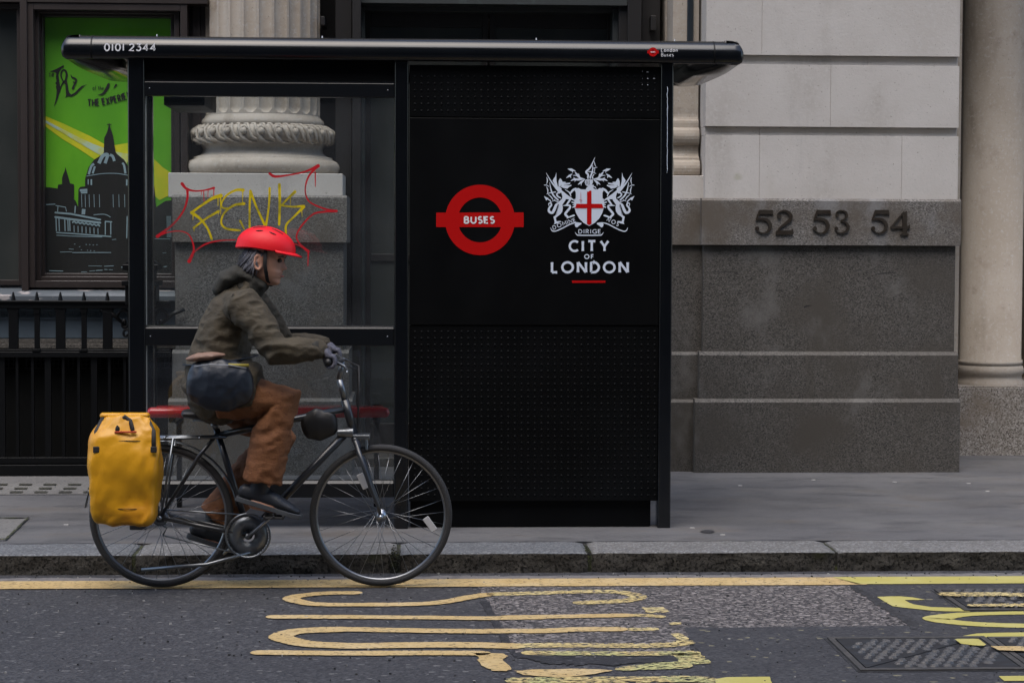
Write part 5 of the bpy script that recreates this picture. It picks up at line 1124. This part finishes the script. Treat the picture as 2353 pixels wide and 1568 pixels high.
# saddle, seat post, stem, handlebar
b = MB(); b.tube([sd_c+Vector((-.125,0,.012)), sd_c+Vector((-.07,0,.012)), sd_c+Vector((.02,0,.004)), sd_c+Vector((.09,0,.0)), sd_c+Vector((.145,0,-.008))], [(.062,.02),(.078,.028),(.05,.024),(.026,.02),(.018,.014)], 16, side=(0,1,0), hemi=True); s_o = obj('saddle', b, M['plastic'], bike)
b = MB(); b.tube([st_top, sd_c+Vector((-.0,0,-.03))], .0135, 12); b.tube([sd_c+Vector((-.09,-.022,-.02)), sd_c+Vector((.09,-.015,-.03))], .004, 6); b.tube([sd_c+Vector((-.09,.022,-.02)), sd_c+Vector((.09,.015,-.03))], .004, 6); obj('seat_post', b, M['alu'], s_o)
hb = bq(786,828)
b = MB(); st2 = ht_t+(ht_t-ht_b).normalized()*.10; b.tube([ht_t, st2], .015, 12); b.tube([st2, hb], [.015,.014], 12); hbr = Vector((-.055,0,.012))
pts = [hb+hbr*abs(t)**1.6+Vector((0,t*.29,0)) for t in [-1,-.8,-.55,-.3,-.1,.1,.3,.55,.8,1]]; b.tube(pts, .0112, 12); ho = obj('handlebar', b, M['alu'], bike)
for s in (-1,1):
    g0 = hb+hbr*(.62)+Vector((0,s*.21,0)); g1 = hb+hbr+Vector((0,s*.297,0)); b = MB().tube([g0,g1], .0155, 12); obj('grip', b, M['plastic'], ho)
    b = MB(); q = hb+hbr*.45+Vector((0,s*.18,0)); b.tube([q, q+Vector((.045,s*.01,-.02)), q+Vector((.06,s*.07,-.035)), q+Vector((.058,s*.12,-.04))], [.009,.007,.006,.005], 8); obj('brake_lever', b, M['alu'], ho)
    b = MB(); b.tube([q+Vector((.03,0,-.01)), q+Vector((.10,-s*.06,-.04)), q.lerp(ht_t,.6)+Vector((.08,0,0)), ht_b+Vector((.02,-s*.01,.02))], .0028, 6); obj('brake_cable', b, M['plastic'], ho)
b = MB(); c = bq(736,975); b.tube([bq(707,980), bq(730,974), bq(762,972)], [(.030,.062),(.036,.082),(.028,.060)], 16, side=(0,1,0), hemi=True)
fb = tag(obj('frame_bag', weld(b, .008, 4, .003, 12), M['plastic']), 'small black bag strapped behind the head tube of the bicycle', 'bag')
# yellow pannier on the near side of the rack
M['pan'] = mat('yellow_tarpaulin', (.62,.295,.005), .45, var=[(4,4,(.47,.19,.004),.45,.7,I1)], bump=[(7,4,.35,I1)])
M['pan2'] = mat('black_webbing', (.014,.013,.013), .7)
PYc = BY-.175
pan = thing('pannier_bag', 'bright yellow roll-top pannier bag hung on the rear bicycle rack', 'pannier', at(288,1195,PYc))
prf = [(1202,40,.045),(1197,60,.068),(1180,70,.084),(1140,75,.094),(1080,79,.098),(1030,81,.092),(1000,79,.078),(984,70,.056),(970,60,.036),(960,53,.022),(953,50,.018)]
bv = MB(); n = 40; vs = []
for k, (v, hwp, dy) in enumerate(prf):
    c = at(287+(v-1080)*-.02, v, PYc); hw_ = hwp*PYc/F
    for j in range(n):
        a = 2*pi*j/n; ca, sa = cos(a), sin(a); e = .42
        x = c.x+hw_*abs(ca)**e*(1 if ca > 0 else -1); y = PYc+dy*abs(sa)**e*(1 if sa > 0 else -1)
        q = Vector((x*6,y*6,c.z*5)); wv = (1-abs(noise.noise(q*1.5))*2.4)*.018+noise.noise(q*.8)*.022
        y += wv*(-1 if sa < 0 else .2)+(-.010 if sa < 0 and abs(ca) < .9 and 1040 < v < 1130 else 0); x += wv*.5
        vs.append((x, y, c.z+.004*noise.noise(q)))
K_ = len(prf); bv.add(vs, [(i*n+j,i*n+(j+1)%n,(i+1)*n+(j+1)%n,(i+1)*n+j) for i in range(K_-1) for j in range(n)]+[tuple(range(n)), tuple((K_-1)*n+j for j in range(n))], True)
sub = evalmesh(bv, [('SUBSURF', dict(levels=2, render_levels=2))])
for i, p in enumerate(sub.v):
    q = Vector((p.x*13+p.z*6, p.y*9, p.z*15-p.x*9)); w1 = 1-2.4*abs(noise.noise(q*.62)); w2 = 1-2.4*abs(noise.noise(q*1.5+Vector((4,9,2)))); sub.v[i] = p+sub.n[i]*(w1*.007+w2*.003)
bo_ = obj('bag_body', sub, M['pan'], pan)
b = MB(); ct = at(287,955,PYc); hw_ = 50*PYc/F; b.tube([(ct.x-hw_,PYc,ct.z+.002),(ct.x+hw_,PYc,ct.z+.002)], [(.020,.014),(.020,.014)], 14, side=(0,1,0), hemi=True); obj('rolled_top', b, M['pan'], pan)
b = MB(); yf = PYc-.085
cc_ = [at(287+du,v,yf+.03*(1 if v < 985 else 0)+(.012 if v < 985 else 0)) for du, v in [(-18,988),(-12,966),(0,957),(12,966),(18,988)]]; b.tube(cc_, [(.004,.010)]*5, 8, side=(0,1,0)); obj('handle', b, M['pan2'], pan)
for sg in (-1,1):
    b = MB(); pts = [at(287+sg*49,956,PYc-.012), at(287+sg*66,990,PYc-.064), at(287+sg*66,1030,PYc-.100)]; b.tube(pts, [(.010,.003)]*3, 8, side=(1,0,0)); obj('strap', b, M['pan2'], pan)
b = MB(); p = at(288,992,yf-.006); b.box(p.x-.05,p.x+.05,p.y-.002,p.y+.01,p.z-.004,p.z+.004); M['ored'] = mat('red_tape', (.45,.06,.02), .5); obj('red_piping', b, M['ored'], pan, .002, 1)
b = MB(); p = at(225,1107,yf+.0); b.box(p.x-.028,p.x+.045,p.y-.012,p.y+.01,p.z-.018,p.z+.018); M['refp'] = mat('pale_yellow_patch', (.72,.47,.13), .4); obj('reflective_patch', b, M['refp'], pan, .004, 2)

b = MB(); 
for v in (1012, 1168):
    c = [at(287+du,v+abs(du)*.02,PYc-.099+.00001*du*du) for du in range(-66,67,6)]; b.tube(c, .0016, 6)
obj('seam', b, M['pan2'], pan)
for sg in (-1,1):
    p = at(287+sg*66,1030,PYc-.102); b = MB().box(p.x-.014,p.x+.014,p.y-.006,p.y+.004,p.z-.018,p.z+.010); obj('buckle', b, M['pan2'], pan, .003, 2)
# ================================================================== rider
M['skin'] = mat('skin', (.43,.225,.150), .5, var=[(9,4,(.50,.25,.175),.45,.7,I1)])
M['jacket'] = mat('olive_jacket', (.046,.035,.019), .8, var=[(5,5,(.064,.050,.028),.42,.7,I1),(60,3,(.038,.033,.021),.55,.7,I1)], bump=[(220,2,.25,I1),(22,5,.7,(1,1,1.8))])
M['jdark'] = mat('dark_olive_hood', (.026,.024,.018), .85, bump=[(120,3,.4,I1)])
M['trouser'] = mat('rust_brown_trousers', (.165,.062,.020), .8, var=[(5,5,(.20,.078,.027),.42,.7,I1),(80,3,(.11,.036,.012),.55,.7,I1)], bump=[(240,2,.25,I1),(20,5,.6,(1,1,1.8))])
M['shoe'] = mat('navy_shoe', (.012,.015,.021), .55); M['sole'] = mat('shoe_sole', (.05,.055,.062), .6)
M['helmet'] = mat('red_helmet', (.72,.008,.016), .5, spec=.3); M['pad'] = mat('helmet_liner', (.015,.013,.013), .8)
M['glove'] = mat('grey_knit_glove', (.105,.105,.135), .85, var=[(70,3,(.06,.06,.08),.5,.65,I1)], bump=[(240,3,.5,I1)])
M['hair'] = mat('grey_hair', (.13,.125,.14), .6, var=[(30,4,(.06,.055,.06),.45,.65,(1,1,.3))], bump=[(60,4,.6,(1,1,.3))])
M['navy'] = mat('navy_nylon', (.012,.017,.027), .38, bump=[(9,4,.4,I1),(300,2,.2,I1)]); M['tan'] = mat('tan_strip', (.21,.125,.088), .6)
PX = BY/F
def b3(u, v, Y): return at(u, v, Y)
def far(u, v, dy): p = at(u, v, BY); return Vector((p.x, BY+dy, p.z))
rider = thing('person', 'cyclist in red helmet, olive jacket and rust-brown trousers leaning forward over the handlebar', 'person', bq(500,955))
# --- head, in profile, tilted slightly down
hc = bq(609,592); tilt = radians(-11); HS = 1.07
hf = Vector((cos(tilt),0,sin(tilt))); hu = Vector((-sin(tilt),0,cos(tilt))); hs = Vector((0,-1,0))
hf = (hf*cos(.12)+hs*sin(.12)).normalized(); hs = hu.cross(hf).normalized()
def hp(x, y, z): return hc+(hf*x+hs*y+hu*z)*HS      # forward, side, up
FP = [(-.113,.058),(-.108,.076),(-.098,.087),(-.088,.086),(-.080,.081),(-.074,.085),(-.066,.089),(-.060,.084),(-.053,.090),(-.047,.086),(-.040,.082),(-.030,.081),(-.010,.080),(.002,.077),(.012,.083),(.022,.089),(.045,.089),(.065,.080),(.085,.062),(.100,.038),(.110,.010)]
BP = [(-.113,-.005),(-.09,.020),(-.06,.045),(-.03,.068),(0,.084),(.03,.094),(.06,.091),(.085,.072),(.100,.045),(.110,.010)]
WP = [(-.113,.026),(-.10,.043),(-.08,.056),(-.05,.064),(-.02,.069),(.01,.073),(.04,.075),(.07,.066),(.09,.048),(.10,.034),(.110,.010)]
def interp(T, z):
    if z <= T[0][0]: return T[0][1]
    for (a, p), (b, q) in zip(T, T[1:]):
        if z <= b: return p+(q-p)*(z-a)/(b-a)
    return T[-1][1]
def nose(z): return .030*max(0, 1-abs((z+.030)/.012)) if z < -.030 else .030*max(0, 1-(z+.030)/.042)
head = MB(); nz, na = 60, 48; vs = []
for i in range(nz+1):
    z = -.113+.223*i/nz; fz, bz, wz = interp(FP,z), interp(BP,z), interp(WP,z); mid_ = (fz-bz)*0
    for j in range(na):
        a = 2*pi*j/na; ca, sa = cos(a), sin(a); x = (fz*abs(ca)**.85 if ca > 0 else -bz*abs(ca)**.9)
        an = a if a < pi else a-2*pi
        x += nose(z)*exp(-(an/.16)**2) if ca > 0 else 0
        x -= .010*exp(-((abs(an)-.42)/.17)**2)*exp(-((z-.003)/.012)**2)      # eye sockets
        vs.append(hp(x, wz*(abs(sa)**.9)*(1 if sa > 0 else -1), z))
head.add(vs, [(i*na+j,i*na+(j+1)%na,(i+1)*na+(j+1)%na,(i+1)*na+j) for i in range(nz) for j in range(na)]+[tuple(range(na))[::-1], tuple(nz*na+j for j in range(na))], True)
for s in (-1,1):
    P = [hp(-.012+.016*cos(t)-.006*sin(t), s*(.072+.010*sin(t*.5)), -.024+.032*sin(t)) for t in [pi*(.0+2*k/14) for k in range(15)]]; head.tube(P, .0055, 8); head.tube([hp(-.004,s*.066,-.045),hp(-.010,s*.075,-.02),hp(-.012,s*.072,.004)], [.007,.008,.006], 8, hemi=True)
# --- body joints
hip = bq(500,898); nk = bq(562,668); chest = bq(535,722)
def arm(s):
    if s < 0: sh_, el, wr_ = b3(560,702,BY-.175), b3(640,806,BY-.275), b3(738,802,BY-.262)
    else: sh_, el, wr_ = far(568,700,.17), far(646,800,.265), far(742,801,.262)
    return sh_, el, wr_
gripc = {s: hb+hbr*.86+Vector((0,s*.252,0)) for s in (-1,1)}
def hand(mb, s, k):          # four fingers closed round the grip, thumb under it
    g = gripc[s]; wr_ = arm(s)[2]; top = g+Vector((-.006,0,.030)); pc = wr_.lerp(top, .62)+Vector((0,0,.006))
    mb.tube([wr_, pc, top+Vector((.004,0,0))], [(.026*k,.024*k),(.041*k,.020*k),(.042*k,.015*k)], 14, side=(0,1,0), hemi=True)
    for i, L in enumerate((.96,1.0,.97,.86)):
        y = g.y-s*(-.034+.0225*i)*-1; R = .0245*(.96+.04*L)
        P = [Vector((g.x+R*cos(a)*1.08, y, g.z+R*sin(a))) for a in [radians(d) for d in (98,60,22,-16,-56,-56-52*L)]]
        P[0] += Vector((-.006,0,.006)); P[1] += Vector((.006,0,.003))
        mb.tube(P, [.0106*k,.0104*k,.0098*k,.0095*k,.0090*k,.0080*k], 10, side=(0,1,0), hemi=True)
    y = g.y-s*.040
    mb.tube([pc+Vector((-.004,-s*.030,-.012)), Vector((g.x-.022,y,g.z+.006)), Vector((g.x-.014,y-s*.002,g.z-.021)), Vector((g.x+.012,y-s*.002,g.z-.027))], [.013*k,.0118*k,.0105*k,.0085*k], 10, hemi=True)
knN, anN = b3(658,922,BY-.135), b3(612,1112,BY-.132); knF, anF = far(640,1015,.13), far(520,1185,.132)
hpN, hpF = b3(508,905,BY-.10), far(508,905,.10)
anN = Vector((pedN.x-.062, BY-.132, pedN.z+.118)); anF = Vector((pedF.x-.05, BY+.132, pedF.z+.125))
body = MB(); 
body.tube([bq(500,925), bq(500,880), bq(508,820), bq(522,755), bq(545,700), bq(556,682)], [(.12,.085),(.145,.10),(.125,.09),(.13,.09),(.14,.075),(.08,.058)], 24, side=(0,1,0), hemi=True)
body.tube([bq(556,684), bq(576,650), bq(600,622)], [.062,.055,.052], 18, hemi=True)
for s in (-1,1):
    sh_, el, wr_ = arm(s); body.tube([bq(556,700)+Vector((0,s*.08,0)), sh_, sh_.lerp(el,.5), el, el.lerp(wr_,.4), wr_], [.045,.046,.042,.036,.034,.026], 16, hemi=True); hand(body, s, .86)
for a, b_, c in ((hpN,knN,anN),(hpF,knF,anF)): body.tube([a, a.lerp(b_,.5), b_, b_.lerp(c,.35), c], [.085,.074,.056,.054,.036], 18, hemi=True)
for a, p in ((anN,pedN),(anF,pedF)): body.tube([a+Vector((-.03,0,-.06)), p+Vector((.0,0,.045)), p+Vector((.07,0,.03))], [.03,.036,.026], 12, side=(0,1,0), hemi=True)
body.v += head.v; o_ = len(body.v)-len(head.v); body.f += [[i+o_ for i in f] for f in head.f]; body.sm += head.sm
sk = weld(body, .0055, 2); obj('body', sk, M['skin'], rider)
# --- facial details
e = MB()
for s in (-1,1): e.ball(hp(.0715, s*.031, .002), .0115, 8)
M['eye'] = mat('eye', (.06,.045,.04), .25); obj('eyes', e, M['eye'], rider)
e = MB()
for s in (-1,1): e.tube([hp(.086,s*.012,.018), hp(.083,s*.033,.021), hp(.066,s*.052,.016)], [.003,.0042,.002], 6)
obj('eyebrows', e, M['hair'], rider)
e = MB(); e.tube([hp(.070,-.026,-.066), hp(.088,-.012,-.065), hp(.0935,0,-.0645), hp(.088,.012,-.065), hp(.070,.026,-.066)], [.002,.0042,.005,.0042,.002], 8); M['lips'] = mat('lips', (.36,.13,.10), .45); obj('lips', e, M['lips'], rider)
# --- hair and helmet
h = MB(); 
for k in range(330):
    t0 = random.uniform(-1.9,1.9); z0 = random.uniform(-.02,.03); r0 = random.uniform(.92,1.0)
    x = -.02-.072*cos(t0)*r0; y = .076*sin(t0)*r0
    if x > .012: continue
    p = hp(x,y,z0); L_ = random.uniform(.045,.085); h.tube([p, hp(x-.008,y*1.04,z0-L_*.5), hp(x-.012+random.uniform(-.02,.012),y*1.0,z0-L_)], [.0045,.0042,.0012], 5)
obj('hair', h, M['hair'], rider)
def dome(k, z0, n1=16, n2=44, rim=.0):
    vs = []; 
    for i in range(n1+1):
        ph = (pi/2)*i/n1
        for j in range(n2):
            a = 2*pi*j/n2; x, y = cos(a), sin(a); r = cos(ph)
            xx = (.134 if x > 0 else .132)*k*x*max(r,.001)-.006; yy = .098*k*y*max(r,.001); zz_ = z0+(.100*k)*sin(ph)**.95
            if i == 0: zz_ += -.018*(max(0,-x))**2+.004*max(0,x); 
            if i == 1: zz_ += -.012*(max(0,-x))**2
            vs.append(hp(xx,yy,zz_))
    return vs, [(i*n2+j,i*n2+(j+1)%n2,(i+1)*n2+(j+1)%n2,(i+1)*n2+j) for i in range(n1) for j in range(n2)]
b = MB(); v1, f1 = dome(1.0,.038); b.add(v1, f1, True); v2, f2 = dome(.88,.034); b.add(v2, [f[::-1] for f in f2], True); n2 = 44
b.add([v1[j] for j in range(n2)]+[v2[j] for j in range(n2)], [(j,(j+1)%n2,n2+(j+1)%n2,n2+j) for j in range(n2)], True)
he = obj('helmet', b, M['helmet'], rider); he['label'] = 'rounded bright red helmet'
b = MB(); vs = []
for i in range(13):
    a = radians(-62+124*i/12); vs += [hp(.128*cos(a)-.006,.098*sin(a),.046), hp((.128+.035*cos(a*1.3))*cos(a)-.002,.100*sin(a),.036), hp((.128+.033*cos(a*1.3))*cos(a)-.002,.100*sin(a),.031), hp(.126*cos(a)-.006,.096*sin(a),.036)]
b.add(vs, [(4*i+j,4*i+(j+1)%4,4*i+4+(j+1)%4,4*i+4+j) for i in range(12) for j in range(4)]+[(0,1,2,3),(48,51,50,49)], True); obj('visor', b, M['helmet'], he)
b = MB()
for (y, x0, x1) in [(0,-.085,.08),(-.034,-.08,.075),(.034,-.08,.075),(-.062,-.06,.05),(.062,-.06,.05)]:
    for k in (0,1):
        xa_, xb_ = (x0+.01,(x0+x1)/2-.014) if k == 0 else ((x0+x1)/2+.014,x1-.01)
        P = []
        for t in (0,.33,.66,1):
            x = xa_+(xb_-xa_)*t; q = 1-((x+.006)/.134)**2-(y/.098)**2; P.append(hp(x,y,.038+.100*sqrt(max(q,.02))**.95-.0008))
        b.tube(P, [(.002,.0025),(.0065,.0028),(.0065,.0028),(.002,.0025)], 8, side=hs)
obj('vent', b, M['pad'], he)
b = MB()
for s in (-1,1): b.tube([hp(.012,s*.082,.035), hp(.020,s*.077,-.03), hp(.040,s*.052,-.095), hp(.048,0,-.117)], [(.009,.002)]*4, 6, side=hf)
obj('chin_strap', b, M['pad'], he)
# --- jacket
j = MB()
j.tube([bq(500,906), bq(500,892), bq(504,850), bq(508,805), bq(520,755), bq(540,706), bq(556,680), bq(563,668)], [(.16,.14),(.20,.165),(.19,.155),(.178,.134),(.178,.120),(.172,.105),(.105,.085),(.085,.072)], 28, side=(0,1,0), hemi=True)
for s in (-1,1):
    sh_, el, wr_ = arm(s); j.tube([bq(550,704)+Vector((0,s*.09,0)), sh_, sh_.lerp(el,.5), el+Vector((-.008,0,-.004)), el.lerp(wr_,.45), wr_+(el-wr_)*.10], [.082,.084,.074,.064,.056,.044], 20, hemi=True)
j.tube([b3(505,880,BY-.09), b3(545,884,BY-.115), b3(592,894,BY-.125)], [(.125,.135),(.125,.125),(.112,.112)], 22, side=(0,1,0), hemi=False)
jk = weld(j, .007, 4, .014, 9, (1,.8,1.5)); jo = obj('jacket', jk, M['jacket'], rider)
h = MB(); h.tube([bq(506,664), bq(520,642), bq(546,630), bq(574,638), bq(604,656)], [(.075,.036),(.095,.046),(.092,.046),(.085,.036),(.07,.026)], 18, side=(0,1,0), hemi=True); h.tube([bq(560,672), bq(585,650)], [(.085,.072),(.075,.066)], 18, side=(0,1,0)); obj('hood', weld(h, .007, 4, .006, 14), M['jdark'], jo)
b = MB(); P = [bq(566,690), bq(586,706), bq(598,740), bq(600,790)]; 
for s in (-1,1):
    wr_, el = arm(s)[2], arm(s)[1]; d_ = (el-wr_).normalized(); b.tube([wr_+d_*.012, wr_+d_*.05], .0465, 20)
obj('cuff', b, M['jdark'], jo)
# --- trousers
t = MB()
for a, b_, c in ((hpN,knN,anN),(hpF,knF,anF)):
    sgn = -1 if a is hpN else 1; kn_ = b_+Vector((-.010,0,.006))
    low = c+Vector((.010,0,.040)); t.tube([a, a.lerp(b_,.5)+Vector((0,0,-.008)), kn_, b_.lerp(c,.35)+Vector((-.022,0,0)), b_.lerp(c,.72)+Vector((-.012,0,0)), low], [(.10,.108),(.094,.098),(.080,.086),(.082,.092),(.078,.090),(.076,.092)], 22, side=(0,1,0), hemi=False)
t.tube([bq(500,900), bq(515,880)], [(.15,.085),(.15,.085)], 22, side=(0,1,0), hemi=True)
to = obj('trousers', weld(t, .007, 4, .012, 9.5, (1,.7,1.3)), M['trouser'], rider)
# --- shoes
for p, a in ((pedN,anN),(pedF,anF)):
    tl = radians(-17); fx = Vector((cos(tl),0,sin(tl))); uz = Vector((-sin(tl),0,cos(tl))); o0 = p+Vector((.02,0,.028))
    def q(x, z): return o0+fx*x+uz*z
    b = MB(); b.tube([q(-.175,.036), q(-.12,.040), q(-.06,.038), q(.01,.026), q(.06,.018), q(.085,.014)], [(.030,.034),(.036,.042),(.040,.042),(.046,.030),(.042,.022),(.028,.016)], 18, side=(0,1,0), hemi=True); b.tube([q(-.13,.05), a+Vector((-.004,0,.0)), a+Vector((.004,0,.07))], [.040,.044,.046], 16)
    so = obj('shoe', weld(b, .006, 4, .002, 20), M['shoe'], rider)
    b = MB(); L = [(-.205,.022),(-.19,.034),(-.12,.036),(-.04,.036),(.03,.047),(.075,.044),(.105,.028),(.115,0)]; out_ = [q(x,0)+Vector((0,y,0)) for x, y in L]+[q(x,0)+Vector((0,-y,0)) for x, y in L[::-1]]
    n = len(out_); b.add([p_+uz*.006 for p_ in out_]+[p_-uz*.016 for p_ in out_], [list(range(n)), list(range(n,2*n))[::-1]]+[(i,(i+1)%n,n+(i+1)%n,n+i) for i in range(n)]); obj('sole', b, M['sole'], so, .003, 2)
# --- gloves
for s in (-1,1):
    g = MB(); hand(g, s, 1.06); wr_, el = arm(s)[2], arm(s)[1]; g.tube([wr_+(el-wr_).normalized()*.05, wr_], [.034,.032], 16); obj('glove', weld(g, .0045, 2), M['glove'], rider)
# --- hip bag worn over the jacket
YH = BY-.235
bag = thing('hip_bag', 'dark navy bag with tan top edge worn at the hip over the olive jacket', 'bag', at(508,925,YH))
b = MB(); b.tube([at(450,876,YH), at(480,880,YH), at(525,884,YH), at(562,880,YH)], [(.042,.092),(.062,.122),(.060,.122),(.040,.092)], 24, side=(0,1,0), hemi=True); obj('bag_body', weld(b, .007, 5, .006, 12), M['navy'], bag)
b = MB(); b.tube([at(432,824,YH+.02), at(455,820,YH-.0), at(490,817,YH-.008), at(514,815,YH-.0)], [(.020,.009),(.044,.019),(.044,.018),(.020,.008)], 14, side=(0,1,0), hemi=True); obj('tan_pouch', weld(b, .005, 3, .003, 20), M['tan'], bag)
b = MB(); b.tube([at(525,838,YH-.045), at(572,839,YH-.03)], [(.003,.007)]*2, 8, side=(0,1,0)); M['ylw'] = mat('yellow_tab', (.34,.28,.05), .5); obj('yellow_tab', b, M['ylw'], bag)
b = MB(); c = bq(507,826); P = [c+Vector((.165*cos(a), .205*sin(a), .02*cos(a))) for a in [2*pi*k/40 for k in range(41)]]; b.tube(P, [(.003,.014)]*41, 8); obj('belt', b, M['navy'], bag)

zp_ = MB(); zp_.tube([at(446,842,YH-.078), at(480,837,YH-.098), at(530,839,YH-.098), at(566,846,YH-.074)], .0028, 6); M['pale'] = mat('pale_piping', (.22,.23,.25), .5); obj('zip', zp_, M['pale'], bag)
sm_ = MB(); q0 = arm(-1); sm_.tube([bq(552,676)+Vector((0,-.095,.0)), q0[0]+Vector((-.045,-.055,.055)), q0[0]+Vector((-.072,-.05,-.01)), q0[0]+Vector((-.05,-.035,-.085))], .0022, 5); obj('shoulder_seam', sm_, M['jdark'], jo)
